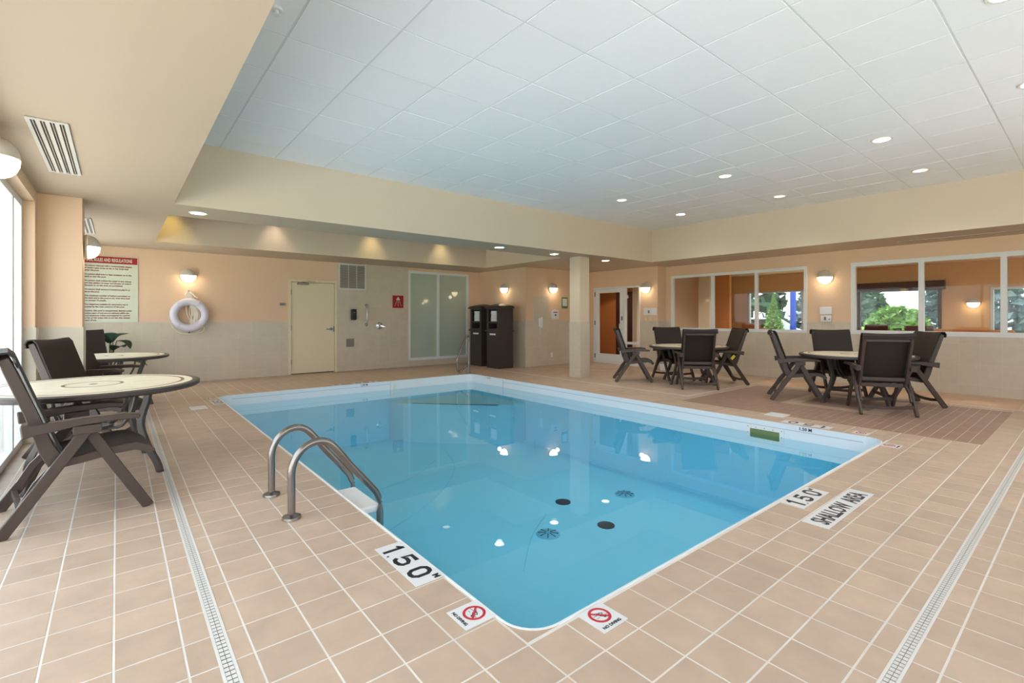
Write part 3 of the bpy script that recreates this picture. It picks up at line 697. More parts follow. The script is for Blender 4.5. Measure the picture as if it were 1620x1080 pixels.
g1, g2, g3, g4 = 'chairs at the near left table', 'chairs at the table behind the pier', 'chairs at the table near the column', 'chairs at the table on the brown mosaic'
put(-.205, 4.31, .99, .13, 'brown sling armchair in the left foreground, seen side-on before the nearest table', g1)
put(-.19, 6.27, .93, -.36, 'brown sling armchair against the left pier, behind the nearest table', g1)
put(-.36, 10.34, .3, -.95, 'brown armchair half hidden by the pier, under the pool rules sign', g2)
put(-.12, 7.9, .95, -.3, 'brown armchair whose arm shows between the two left tables', g2)
put(8.07, 6.02, .68, -.73, 'brown armchair facing right, nearest the white column', g3)
tagc = put(8.18, 4.72, .73, .68, 'brown armchair with its back to the pool at the table near the column', g3)
yc = put(9.09, 4.68, -.745, .667, 'brown armchair with a yellow tag on its side, right of the table near the column', g3)
part('yellow_tag', 'yellow', yc, lambda g: g.strip([(-.1, .318, .56), (-.04, .318, .49)], .05, .004), label='yellow tag')
put(8.93, 5.64, -.5, -.86, 'brown armchair facing the camera behind the table near the column', g3)
put(8.24, 3.06, .45, -.89, 'brown armchair at left of the mosaic floor table, facing right', g4)
put(8.01, 1.94, .856, .516, 'brown armchair with its wide back to the pool at the mosaic floor table', g4)
put(8.97, 1.87, -.64, .77, 'brown armchair at the far right of the mosaic floor table', g4)
put(9.09, 2.74, -.78, -.62, 'brown armchair facing the pool behind the mosaic floor table', g4)

# ------------------------------------------------------------------ towel cabinets
def cabinet():
    e = empty('towel_cabinet', (0, 0, 0), 0, 'x', 'cabinet')      # front faces -X, origin at front centre on the floor
    ch = .07; D = .52; Hh = .25
    def oct_(o=0): return [(-o, -Hh-o+ .0), (D-ch, -Hh-o), (D+o, -Hh+ch), (D+o, Hh-ch), (D-ch, Hh+o), (-o, Hh+o)]
    part('lower_body', 'cab', e, lambda g: g.prism(oct_(0), .004, .92))
    part('middle_rim', 'cab', e, lambda g: g.prism(oct_(.034), .915, .95))
    def up(g):
        P = oct_(0); z0, z1 = .95, 1.5
        g.prism([(.3, -Hh), (D-ch, -Hh), (D, -Hh+ch), (D, Hh-ch), (D-ch, Hh), (.3, Hh)], z0, z1); g.box(0, -Hh, z0, .3, -Hh+.075, z1); g.box(0, Hh-.075, z0, .3, Hh, z1)
        g.box(0, -Hh+.075, z0, .3, Hh-.075, .985); g.box(0, -Hh+.075, 1.125, .3, Hh-.075, 1.17); g.box(0, -Hh+.075, 1.47, .3, Hh-.075, z1)
    part('upper_body', 'cab', e, up)
    part('return_opening', 'dark', e, lambda g: g.prism([(-.155, 0), (.155, 0), (.155, .1), (.11, .13), (-.11, .13), (-.155, .1)], 0, .01, frame((.2, 0, .988), (0, 1, 0), (0, 0, 1))))
    part('top_cap', 'cab', e, lambda g: (g.prism(oct_(.045), 1.5, 1.535), g.prism(oct_(.02), 1.535, 1.56)))
    rf = G(); P = oct_(.02); b = rf.b; cxm = D/2
    A = [b.verts.new((x, y, 1.56)) for x, y in P]; B2 = [b.verts.new((cxm+(x-cxm)*.3, y*.3, 1.615)) for x, y in P]; n = len(P)
    for k in range(n): b.faces.new((A[k], A[(k+1) % n], B2[(k+1) % n], B2[k]))
    b.faces.new(B2); rf.ob('roof_cap', 'cab', e)
    part('label_plate', 'whitep', e, lambda g: g.box(-.004, -.12, .83, 0, .12, .87))
    for k in range(6):
        part('groove', 'black', e, lambda g: g.box(-.001, -Hh+.01, .1+k*.115, .001, Hh-.01, .104+k*.115))
    return e
CB = cabinet(); CB.location = (7.28, 9.68, 0); CB['label'] = 'dark brown towel cabinet standing nearer the phone wall'; CB['group'] = 'towel cabinets'
dup(CB, (7.32, 10.47, 0), 0, 'dark brown towel cabinet standing next to the frosted window', 'towel cabinets')
for cx_, cy_, nm in ((7.28, 9.68, 'nearer the phone wall'), (7.32, 10.47, 'next to the frosted window')):
    for k in range(7):
        od = ('lowest', 'second from the bottom', 'third from the bottom', 'middle', 'third from the top', 'second from the top', 'topmost')[k]
        part('folded_towel', 'towel', None, lambda g: g.box(cx_+.01+random.uniform(0, .012), cy_-.12, 1.172+k*.038, cx_+.26, cy_+.1, 1.207+k*.038, .012), True, label='white folded towel, %s, in the cabinet %s' % (od, nm), cat='towel', group='towels in the cabinet '+nm)

# ------------------------------------------------------------------ lamps
def point(loc, wts, col=(1, .88, .7), r=.05):
    L = bpy.data.lights.new('bulb', 'POINT'); L.energy = wts; L.color = col; L.shadow_soft_size = r
    o = bpy.data.objects.new('bulb', L); COL.objects.link(o); o.location = loc
def spot(loc, wts, ang=120, col=(1, .93, .82), blend=.7, r=.06):
    L = bpy.data.lights.new('downlight_bulb', 'SPOT'); L.energy = wts; L.color = col; L.spot_size = math.radians(ang); L.spot_blend = blend; L.shadow_soft_size = r
    o = bpy.data.objects.new('downlight_bulb', L); COL.objects.link(o); o.location = loc
def sconce(lab, c, n, r=.135):
    n = Vector(n); c = Vector(c); u = Vector((0, 0, 1)).cross(n); F = frame(c, u, (0, 0, 1))   # local z = outwards
    e = empty('wall_sconce', c, 0, lab, 'lamp', 'half-dome wall sconces')
    def mk(nm, m, g):
        me = g.mesh(nm, m, True); me.transform(Matrix.Translation(-c) @ F); link(nm, me, e)
    g = G(); g.cyl((0, 0, .012), r*1.04, .022, 36, bev=.004); mk('back_plate', 'cap', g)
    prof = [(r, .024), (r*.97, .055), (r*.86, .085), (r*.66, .112), (r*.36, .13), (0, .137)]
    g = G(); g.lathe(prof, n=16, a0=0, a1=PI); 
    g.prism([(-r, 0), (r, 0), (r, -.004), (-r, -.004)], .024, .03); mk('cover', 'cap', g)
    g = G(); g.lathe([(q*.97, z*.985+.0005) for q, z in prof], n=16, a0=PI, a1=2*PI); mk('lamp_shade', 'lamp', g)
    point(c+n*.2-Vector((0, 0, .16)), SCONCE_W)
sconce('half-dome wall sconce at the left frame edge above the windows', (LX, 4.66, 2.33), (1, 0, 0))
sconce('half-dome wall sconce on the left pier in front of the rules sign', (-.28, 7.32, 2.07), (1, 0, 0))
sconce('half-dome wall sconce above the life ring on the back wall', (1.09, BY, 2.09), (0, -1, 0))
sconce('half-dome wall sconce above the towel cabinets', (NX, 10.2, 2.05), (-1, 0, 0))
sconce('half-dome wall sconce above the wall phone left of the column', (9.04, PY, 2.05), (0, -1, 0))
sconce('half-dome wall sconce right of the glass entry door', (DX, 7.42, 2.03), (-1, 0, 0))
sconce('half-dome wall sconce between the two interior windows', (RX, 3.49, 2.065), (-1, 0, 0))
def downlight(x, y, z, lab, on=True, wt=CAN_W, grp='recessed ceiling downlights', ang=140):
    e = empty('downlight', (x, y, z), 0, lab, 'lamp', grp)
    part('trim_ring', 'trimw', e, lambda g: g.lathe([(.078, -.002), (.082, -.008), (.1, -.008), (.105, -.0005), (.078, -.0005), (.078, -.002)], n=32), True)
    part('lens', 'can' if on else 'canoff', e, lambda g: g.cyl((0, 0, -.003), .08, .003, 28))
    spot((x, y, z-.03), wt, ang)
zc = CZ-.004
for x, y, lab, on in ((4.305, .385, 'bright ceiling downlight at the top right, first of the front row', True), (6.135, .385, 'ceiling downlight cut by the right picture edge', True),
                      (6.745, 1.605, 'brightly lit ceiling downlight over the near right corner of the pool', True), (8.575, 1.605, 'dim ceiling downlight close to the right soffit, nearest the camera', False),
                      (6.745, 3.435, 'dim ceiling downlight, middle of the inner right row', False), (8.575, 3.435, 'dim ceiling downlight, middle of the row along the right soffit', False),
                      (6.745, 5.265, 'dim ceiling downlight at the far end of the inner row', False), (8.575, 5.265, 'bright ceiling downlight at the far end by the soffit corner', True)):
    downlight(x, y, zc, lab, on)
for x, y, lab in ((.78, 7.08, 'bright downlight under the back beam at its left end'), (5.45, 7.04, 'downlight under the back beam left of the column'), (6.88, 7.07, 'downlight under the back beam next to the column'), (8.58, 7.16, 'downlight under the soffit right of the column')):
    downlight(x, y, SZ, lab, True, 10, 'soffit downlights')
for k, (x, c) in enumerate(((.72, (1, .74, .16)), (2.38, (1, .8, .62)), (4.34, (1, .8, .34)), (6.1, (1, .84, .42)))):
    downlight(x, 9.95, 3.4, ('downlight inside the back recess above the life ring', 'downlight inside the back recess left of the door', 'downlight inside the back recess above the shower', 'downlight inside the back recess above the frosted window')[k], False, 0.01, 'recess downlights')
    spot((x, 9.98, 3.36), RECESS_W, 78, c, 1)

# ------------------------------------------------------------------ vents
def ceil_vent(lab, x0, y0, x1, y1):
    e = empty('ceiling_vent', ((x0+x1)/2, (y0+y1)/2, SZ), 0, lab, 'vent'); a, b = (x1-x0)/2, (y1-y0)/2
    part('vent_backing', 'slot', e, lambda g: g.box(-a, -b, -.002, a, b, -.0004))
    part('vent_frame', 'vent', e, lambda g: (g.box(-a, -b, -.01, a, -b+.025, -.0004), g.box(-a, b-.025, -.01, a, b, -.0004)))
    n = 4; xs_ = [-a, *[-a+.026+k*(2*a-.05)/4+(2*a-.05)/4*.55 for k in range(4)]]
    for k in range(5):
        x = -a+k*(2*a-.022)/4; part('slat', 'vent', e, lambda g: g.box(x, -b+.025, -.01, x+.022, b-.025, -.0004))
    for k in range(4):
        x = -a+.022+k*(2*a-.022)/4+.0115
        part('vane', 'cap', e, lambda g: g.box(x-.002, -b+.025, -.007, x+.002, b-.025, -.001))
ceil_vent('large white slotted air diffuser in the left soffit, nearest the camera', -.46, 4.36, -.25, 5.86)
ceil_vent('white slotted air diffuser in the left soffit beyond the pier', -.46, 8.33, -.26, 9.82)
def slot_vent(lab, x0, y0, x1, y1):
    e = empty('linear_diffuser', ((x0+x1)/2, (y0+y1)/2, SZ), 0, lab, 'vent'); a, b = (x1-x0)/2, (y1-y0)/2
    part('diffuser_frame', 'vent', e, lambda g: g.box(-a, -b, -.006, a, b, -.0004))
    part('diffuser_slot', 'slot', e, lambda g: g.box(-a+.012 if a < b else -a+.02, -b+.02 if a < b else -b+.012, -.0075, a-.012 if a < b else a-.02, b-.02 if a < b else b-.012, -.006))
slot_vent('narrow slot diffuser in the soffit above the frosted window', 5.68, 10.72, 7.18, 10.77)
slot_vent('narrow slot diffuser in the soffit above the left interior window', 9.98, 4.62, 10.03, 5.92)
slot_vent('narrow slot diffuser in the soffit above the right interior window', 10.32, .2, 10.37, 2.24)
e = empty('wall_grille', (4.37, BY, 2.25), 0, 'square white return air grille above the soap dispenser', 'vent')
part('grille_frame', 'vent', e, lambda g: [g.box(a, -.025, b, c, -.0095, dd) for a, b, c, dd in ((-.335, -.32, .335, -.285), (-.335, .265, .335, .3), (-.335, -.285, -.3, .265), (.3, -.285, .335, .265))])
part('grille_back', mat('grille_shade', (120, 112, 102), .6), e, lambda g: g.box(-.3, -.0115, -.285, .3, -.0095, .265))
for k in range(22): part('slat', 'vent', e, lambda g: g.strip([(-.3, -.018, -.272+k*.0248), (.3, -.018, -.272+k*.0248)], .017, .003, (0, -.6, .8)))
for x in (-.1, .1): part('mullion', 'vent', e, lambda g: g.box(x-.007, -.027, -.285, x+.007, -.02, .265))

# ------------------------------------------------------------------ things on the back wall
W0 = BY-.0104
e = empty('pool_rules_sign', (-.08, BY, 1.78), 0, 'large pool rules sign with red header and printed lines left of the life ring', 'sign')
part('sign_board', 'signp', e, lambda g: g.box(-.385, -.016, -.6, .385, -.0005, .6))
part('sign_header', 'redsign', e, lambda g: g.box(-.375, -.018, .465, .375, -.016, .588), label='red header')
text('lettering', 'POOL RULES AND REGULATIONS', .085, frame((-.365, -.0195, .496), (1, 0, 0), (0, 0, 1)), 'signp', e, off=.002, sx=.52)
body = '''No person infected with a communicable disease
or having open sores on his or her body shall
enter the pool.

No person shall bring a glass container on to the
deck or into the pool.

No person shall pollute the water in any manner
and that spitting of water and blowing of nose in
the pool or on the deck are prohibited.

No person shall engage in boisterous play in or
about the pool.

The maximum number of bathers permitted on
the deck and in the pool at any given time shall
not exceed 10 people.

The telephone available for emergency use is
located by the main entrance of the pool.

Caution, this pool is unsupervised. Bathers under
twelve years of age are not allowed within the
pool enclosure unless accompanied by a parent
or his or her agent who is not less than sixteen
years of age.'''
z = .405
for ln in body.split('\n'):
    if ln: text('lettering', ln, .036, frame((-.365, -.0175, z), (1, 0, 0), (0, 0, 1)), 'dred', e, off=.0012, sx=.92); z -= .0425
    else: z -= .028
e = empty('life_ring', (1.10, BY-.085, 1.32), 0, 'white life ring hanging on the back wall', 'life ring')
me = bpy.data.meshes.new('ring'); b = bmesh.new(); Rr, rr = .258, .07; n1, n2 = 48, 16; vv = []
for i in range(n1):
    a = 2*PI*i/n1; vv.append([b.verts.new(((Rr+rr*math.cos(q*2*PI/n2))*math.cos(a), rr*.95*math.sin(q*2*PI/n2), (Rr+rr*math.cos(q*2*PI/n2))*math.sin(a))) for q in range(n2)])
for i in range(n1):
    for q in range(n2): b.faces.new((vv[i][q], vv[i][(q+1) % n2], vv[(i+1) % n1][(q+1) % n2], vv[(i+1) % n1][q]))
bmesh.ops.recalc_face_normals(b, faces=b.faces); b.to_mesh(me); b.free(); me.materials.append(M['ring']); me.polygons.foreach_set('use_smooth', [True]*len(me.polygons)); link('ring', me, e)
part('grab_line', 'rope', e, lambda g: (g.tube(smooth([(-.31, -.01, -.12), (-.26, -.03, -.26), (-.16, -.03, -.35), (-.02, -.03, -.375), (.1, -.03, -.36), (.17, -.03, -.3)], 4), .007, 6), g.tube(smooth([(.09, -.05, -.31), (.15, -.05, -.345), (.22, -.04, -.32), (.235, -.04, -.24), (.17, -.075, -.18)], 4), .007, 6)))
for a in (1.0, 2.3, 4.0, 5.4):
    part('ring_strap', 'ring', e, lambda g: g.tube([((Rr+.072*math.cos(q*PI/8))*math.cos(a), .07*math.sin(q*PI/8), (Rr+.072*math.cos(q*PI/8))*math.sin(a)) for q in range(17)], .006, 6))
e = empty('rescue_rope', (1.10, BY-.03, 1.75), 0, 'coiled white rescue rope hanging behind the life ring', 'rope')
part('hook', 'grey', e, lambda g: (g.cyl((-.01, .012, .03), .02, .03, 12, 'Y'), g.tube([(-.01, .0, .03), (-.01, -.05, .03), (-.01, -.06, .05)], .006, 6)))
rg = random.Random(3)
for k in range(9):
    x0, x1, x2 = rg.uniform(-.035, .06), rg.uniform(-.05, .13), rg.uniform(-.05, .08)
    part('rope_loop', 'rope', e, lambda g: g.tube(smooth([(x0, -.02-.003*k, .03), (x0-.03, -.022, -.08), (x1, -.025, -.38), (x2+.02, -.025, -.66), (x2+.05, -.025, -.68), (x1+.05, -.022, -.42), (x0+.04, -.02, -.1), (x0+.02, -.02, .02)], 3), (.0095), 6))
part('rope_end', 'rope', e, lambda g: g.tube(smooth([(0, -.04, .02), (.06, -.06, -.03), (.1, -.1, -.08), (.13, -.13, -.1)], 3), (.0095), 6))
part('lower_hook', 'grey', None, lambda g: (g.tube([(1.1, BY-.012, .975), (1.1, BY-.06, .965), (1.1, BY-.07, .985)], .006, 6), g.cyl((1.1, BY-.014, .975), .016, .006, 12, 'Y')), label='small dark hook on the wall tiles just below the life ring', cat='hook')
e = empty('soap_dispenser', (4.38, W0, 1.34), 0, 'black soap dispenser on the shower tiles', 'dispenser')
part('housing', 'black', e, lambda g: g.box(-.058, -.1, -.13, .058, 0, .13, .02), True)
part('push_lever', 'black', e, lambda g: g.box(-.045, -.112, -.12, .045, -.098, -.01, .008), True); part('badge', 'grey', e, lambda g: g.box(-.018, -.1025, .04, .018, -.099, .058))
e = empty('grab_bar', (4.71, W0, 1.33), 0, 'vertical chrome grab bar beside the soap dispenser', 'grab bar')
part('bar', 'chrome', e, lambda g: g.tube([(0, -.005, .235), (0, -.05, .235), (0, -.062, .222), (0, -.062, -.222), (0, -.05, -.235), (0, -.005, -.235)], .014, 12), True)
for z in (.235, -.235): part('flange', 'chrome', e, lambda g: g.cyl((0, -.006, z), .036, .011, 20, 'Y'))
e = empty('shower_valve', (5.045, W0, 1.065), 0, 'round chrome shower valve with a lever on the tiles', 'valve')
part('escutcheon', 'chrome', e, lambda g: g.lathe([(.085, .001), (.08, .012), (.04, .022), (0, .024)], n=32, mx=Matrix.Rotation(PI/2, 4, 'X')), True)
part('lever', 'chrome', e, lambda g: (g.cyl((0, -.045, 0), .022, .05, 16, 'Y'), g.strip([(0, -.065, 0), (.06, -.075, -.015), (.12, -.08, -.025)], .02, .012, (0, 1, 0))), True)
e = empty('shower_sign', (5.55, W0, 1.67), 0, 'square red sign with a white shower head pictogram', 'sign')
part('sign_plate', 'redsign', e, lambda g: g.box(-.15, -.006, -.158, .15, 0, .158, .002))
part('shower_head_pictogram', 'signp', e, lambda g: g.prism([(-.048, .04), (.048, .04), (.05, .058), (.018, .1), (.014, .12), (-.014, .12), (-.018, .1), (-.05, .058)], 0, .002, frame((0, -.0062, 0), (1, 0, 0), (0, 0, 1))))
for sx_ in (-1, 0, 1):
    for k in range(5): part('water_drop', 'signp', e, lambda g: g.box(sx_*(.034+k*.014)-.008, -.008, .004-k*.028, sx_*(.034+k*.014)+.008, -.006, .018-k*.028))
part('access_plate', 'grey', None, lambda g: (g.box(4.22, W0-.008, .57, 4.41, W0, .765, .002), g.cyl((4.34, W0-.009, .67), .012, .006, 12, 'Y')), label='square grey metal plate low on the shower tiles', cat='plate')
part('door_holder', 'grey', None, lambda g: (g.box(2.76, BY-.02, 1.53, 2.86, BY-.0005, 1.59, .003), g.cyl((2.84, BY-.035, 1.56), .028, .03, 16, 'Y')), label='small grey magnetic door holder left of the cream door', cat='holder')

# ------------------------------------------------------------------ phone wall, entry, right wall things
W0 = PY-.0104
e = empty('wall_phone', (8.58, W0, 1.14), 0, 'cream wall telephone on the tiled strip', 'phone')
part('phone_base', 'whitep', e, lambda g: g.box(-.05, -.04, -.11, .05, 0, .11, .008), True)
part('handset', 'whitep', e, lambda g: (g.box(-.03, -.075, -.13, .03, -.04, -.07, .01), g.box(-.03, -.075, .07, .03, -.04, .13, .01), g.box(-.022, -.085, -.09, .022, -.06, .09, .008)), True)
part('coiled_cord', 'whitep', e, lambda g: g.tube([(-.02+.012*math.cos(t*1.6), -.03+.012*math.sin(t*1.6), -.11-.0035*t) for t in range(60)], .004, 5))
e = empty('alarm_box', (9.09, PY-.001, 1.345), 0, 'white emergency call box with black marks beside the column', 'box')
part('box_body', 'whitep', e, lambda g: (g.box(-.13, -.07, -.12, .13, 0, .12, .006), g.box(-.05, -.04, .12, .05, 0, .14, .004)), True)
part('red_mark', 'redsign', e, lambda g: g.box(-.075, -.072, .05, .075, -.07, .075)); part('black_button', 'ink', e, lambda g: g.prism([(-.035, 0), (0, .035), (.035, 0), (0, -.035)], 0, .003, frame((0, -.0702, -.01), (1, 0, 0), (0, 0, 1))))
e = empty('green_notice', (9.5, PY-.001, 1.67), 0, 'small green framed notice just left of the column', 'sign')
part('notice_board', 'gsign', e, lambda g: g.box(-.11, -.012, -.15, .11, 0, .15)); part('paper', 'label', e, lambda g: g.box(-.085, -.0135, -.09, .085, -.012, .115))
part('wall_outlet', 'whitep', None, lambda g: (g.box(8.97, W0-.006, .21, 9.045, W0, .33, .002), g.box(8.99, W0-.008, .235, 9.025, W0-.006, .265), g.box(8.99, W0-.008, .275, 9.025, W0-.006, .305)), label='white outlet low on the tiled wall left of the column', cat='outlet')
part('floor_mark', 'inlay', None, lambda g: (g.strip([(8.25, 9.33, .0008), (8.45, 9.2, .0008), (8.7, 8.85, .0008), (8.95, 8.4, .0008), (9.25, 7.9, .0008), (9.5, 7.6, .0008)], .03, .0008, (0, 0, 1))), label='thin brown curved joint line across the entry floor', cat='joint')
e = empty('paper_notice', (DX-.001, 7.3, 1.42), 0, 'white paper notices on the wall right of the glass door', 'sign')
part('paper', 'label', e, lambda g: g.box(-.004, -.04, -.09, 0, .2, .09)); part('paper', 'whitep', e, lambda g: g.box(-.004, -.19, -.09, 0, -.045, .09)); part('grey_print', 'grey', e, lambda g: g.box(-.0055, .02, -.04, -.004, .07, .03))
for y in (7.42, 7.28): part('light_switch', 'doorp', None, lambda g: (g.box(DX-.018, y-.035, 1.19, DX-.0085, y+.035, 1.3, .002), g.box(DX-.024, y-.01, 1.23, DX-.018, y+.01, 1.26)), label='cream light switch below the paper notices, '+('nearer the glass door' if y > 7.35 else 'farther from the glass door'), cat='switch', group='light switches by the entry')
e = empty('thermostat', (RX-.001, 3.47, 1.245), 0, 'white control box with a small dial between the interior windows', 'thermostat')
part('control_box', 'whitep', e, lambda g: g.box(-.05, -.09, -.06, 0, .09, .065, .005), True); part('control_dial', 'grey', e, lambda g: g.cyl((-.055, -.065, -.01), .014, .012, 14, 'X')); part('control_screen', 'grey', e, lambda g: g.box(-.054, -.01, -.03, -.05, .03, .035))
part('white_plate', 'whitep', None, lambda g: g.box(RX-.03, 3.37, 1.335, RX-.0005, 3.58, 1.475, .004), label='blank white cover plate above the control box', cat='plate')
e = empty('waste_bin', (10.2, 6.72, 0), 0, 'small white bin on the floor behind the table near the column', 'bin')
part('bin_body', 'whitep', e, lambda g: g.lathe([(0, .003), (.085, .003), (.1, .24), (.103, .25), (.093, .25), (.08, .02), (0, .02)], n=24), True); part('bin_band', 'grey', e, lambda g: g.lathe([(.0965, .17), (.0985, .17), (.0998, .19), (.0975, .19)], n=24))
part('sprinkler_head', 'whitep', None, lambda g: (g.cyl((.81, 3.43, CZ-.0135), .035, .018, 20), g.cyl((.81, 3.43, CZ-.035), .012, .03, 12), g.cyl((.81, 3.43, CZ-.05), .022, .004, 16)), label='small white sprinkler head on the ceiling beside the left soffit', cat='sprinkler')

# ------------------------------------------------------------------ plant
e = empty('potted_plant', (-.1, 10.95, 0), 0, 'leafy green potted plant standing at the back wall behind the table', 'plant')
part('pot', 'pot', e, lambda g: g.lathe([(0, .003), (.13, .003), (.17, .3), (.18, .31), (.18, .34), (.165, .34), (.155, .3), (0, .3)], n=28), True); part('soil', 'soil', e, lambda g: g.cyl((0, 0, .315), .153, .01, 24))
def leaf(base, tip, wd, droop, parent):
    base, tip = Vector(base), Vector(tip); d = tip-base; L = d.length; d.normalize(); sd = d.cross(Vector((0, 0, 1))).normalized(); up = sd.cross(d)
    b = bmesh.new(); rows = []
    for i in range(9):
        t = i/8; ww = wd*math.sin(PI*min(1, t*.93+.05))**.75*.5; c = base+d*L*t+up*(droop*math.sin(PI*t))
        rows.append([b.verts.new(c-sd*ww+up*ww*.28), b.verts.new(c), b.verts.new(c+sd*ww+up*ww*.28)])
    for A, B_ in zip(rows, rows[1:]):
        b.faces.new((A[0], A[1], B_[1], B_[0])); b.faces.new((A[1], A[2], B_[2], B_[1]))
    r = bmesh.ops.solidify(b, geom=b.faces[:], thickness=.003)
    bmesh.ops.recalc_face_normals(b, faces=b.faces)
    me = bpy.data.meshes.new('leaf'); b.to_mesh(me); b.free(); me.materials.append(M['green']); me.polygons.foreach_set('use_smooth', [True]*len(me.polygons)); link('leaf', me, parent)
LV = [((.02, -.05, .86), (-.28, -.12, .96), .2), ((.1, -.06, .86), (.28, -.14, .72), .19), ((.05, -.05, .84), (.26, .02, .98), .17), ((-.05, -.1, .78), (-.42, -.1, .9), .11), ((-.08, -.1, .66), (-.36, -.25, .62), .13),
      ((.1, -.05, .5), (.52, -.22, .42), .16), ((.05, -.1, .7), (.2, -.32, .76), .17), ((-.1, 0, .8), (-.3, .12, .84), .14), ((.12, 0, .56), (.34, .1, .6), .14), ((0, -.15, .6), (-.12, -.42, .56), .15), ((0, .05, .82), (.02, .2, 1.0), .16)]
for b0, t0, wd in LV:
    part('leaf_stem', 'stem', e, lambda g: g.tube(smooth([(b0[0]*.2, b0[1]*.2, .3), (b0[0]*.5, b0[1]*.5, .3+(b0[2]-.3)*.6), b0], 3), .006, 6)); leaf(b0, t0, wd*1.45, .04, e)

# ------------------------------------------------------------------ rooms beyond the glass
lf_ = G(); lf_.box(RX+.14, -4, -.1, 16.2, 12, -.01); lf_.ob('floor_lobby', 'lob', kind='structure')
lc = G(); lc.box(RX+.14, -4, 2.62, 16.2, 12, 2.8); lc.ob('ceiling_lobby', 'cream', kind='structure')
fx = 16.0
GT = glassy('dimming_glass', (.74, .76, .76), 1.3)  # pane tint added to hold down the bright outdoor view
wall('wall_lobby_far', 'X', fx, .2, -4, 8.4, -.1, 2.62, [(5.1, .25, 7.37, 2.1), (2.58, .1, 4.95, 2.03), (-.6, .1, 1.7, 1.98)], 'tan')
wall('wall_lobby_back', 'Y', 8.3, .15, 11.3, 16.0, -.1, 2.62, [], 'cream')
wall('wall_lobby_front', 'Y', -3.8, -.15, 11, 16.2, -.1, 2.62, [], 'tan')
wall('wall_lobby_partition', 'X', 14.6, .12, 7.3, 8.3, -.1, 2.62, [], 'orange')
window('window_8', 'X', fx-.02, 5.1, 7.37, .25, 2.1, [5.75, 7.1], fw=.05, dep=.1, m='alu', pane=GT)
window('window_9', 'X', fx-.02, 2.58, 4.95, .1, 2.03, [2.95, 4.32], fw=.07, dep=.1, m='dbrown', pane=GT)
window('window_10', 'X', fx-.02, -.6, 1.7, .1, 1.98, [.6], fw=.05, dep=.1, m='alu', pane=GT)
part('curtain_valance', 'dbrown', None, lambda g: g.box(fx-.16, 2.5, 1.98, fx-.0005, 5.0, 2.2), label='dark brown valance over the far lobby window', cat='valance')
part('lobby_column', 'wtile', None, lambda g: g.box(13.5, 7.35, -.008, 13.8, 7.7, 2.619), label='pale square column inside the room beyond the windows', cat='column')
dd = G()
for b_ in ((12.0, -.008, 12.06, 2.1), (12.95, -.008, 13.0, 2.1), (12.06, 2.04, 12.95, 2.1)): dd.box(b_[0], 8.27, b_[1], b_[2], 8.3, b_[3])
d3 = dd.ob('door_3', 'doorp', kind='structure'); part('door_leaf', 'doorp', d3, lambda g: g.box(12.06, 8.275, 0, 12.95, 8.299, 2.04)); part('door_closer', 'dsteel', d3, lambda g: g.box(12.6, 8.22, 1.9, 12.9, 8.275, 1.96, .005))
part('door_handle', 'dsteel', d3, lambda g: g.box(12.1, 8.23, 1.0, 12.22, 8.275, 1.03, .004))
for k, (x, y) in enumerate(((12.0, 7.0), (12.0, 4.0), (12.0, 1.2), (14.2, 3.0), (14.4, .6), (14.0, 6.0))):
    L = bpy.data.lights.new('lobby_bulb', 'SPOT'); L.energy = 95; L.color = (1, .88, .72); L.spot_size = 2.4; L.spot_blend = .8; L.shadow_soft_size = .08
    o = bpy.data.objects.new('lobby_bulb', L); COL.objects.link(o); o.location = (x, y, 2.58)
sconce('half-dome sconce on the tan wall of the room beyond the right window', (fx, 2.0, 1.62), (-1, 0, 0), .12)
def lobby_chair(x, y, a, lab):
    e = empty('lounge_chair', (x, y, -.009), a, lab, 'chair', 'maroon chairs by the lobby window')
    part('seat', 'maroon', e, lambda g: g.box(-.24, -.24, .4, .24, .24, .48, .02)); part('backrest', 'maroon', e, lambda g: g.box(-.26, -.24, .48, -.2, .24, 1.11, .015))
    for sx_ in (-1, 1):
        for sy_ in (-1, 1): part('leg', 'dbrown', e, lambda g: g.box(sx_*.2-.02, sy_*.2-.02, .001, sx_*.2+.02, sy_*.2+.02, .41))
lobby_chair(12.9, 4.0, .3, 'maroon lounge chair at the left of the room beyond the right window')
lobby_chair(13.9, 3.5, 3.0, 'maroon lounge chair in the middle, before the dark lobby window')
lobby_chair(13.2, 2.55, .4, 'maroon lounge chair beside the window mullion in the room beyond')
e = empty('brown_sofa', (14.9, 1.95, -.009), 0, 'brown sofa against the tan wall in the room beyond', 'sofa')
part('seat', 'sofa', e, lambda g: g.box(-.35, -.7, .05, .5, .7, .5, .03)); part('backrest', 'sofa', e, lambda g: g.box(.3, -.7, .5, .6, .7, 1.0, .05)); part('armrest', 'sofa', e, lambda g: g.box(-.35, .6, .5, .45, .85, .75, .05)); part('armrest', 'sofa', e, lambda g: g.box(-.35, -.85, .5, .45, -.6, .75, .05))
for nm, (x, y, h1, h2) in (('left', (15.3, 6.9, .95, 1.1)), ('right', (14.6, 5.3, .92, 1.15))):
    e = empty('booth_bench', (x, y, -.009), 0, 'stepped brown booth bench, %s end of the far lobby window' % nm, 'bench')
    part('seat', 'sofa', e, lambda g: g.box(-.3, -.35, .003, .25, .3, h1, .01)); part('backrest', 'sofa', e, lambda g: g.box(-.1, -.15 if nm == 'left' else -.35, h1, .2, .3 if nm == 'left' else -.15, h2, .01))
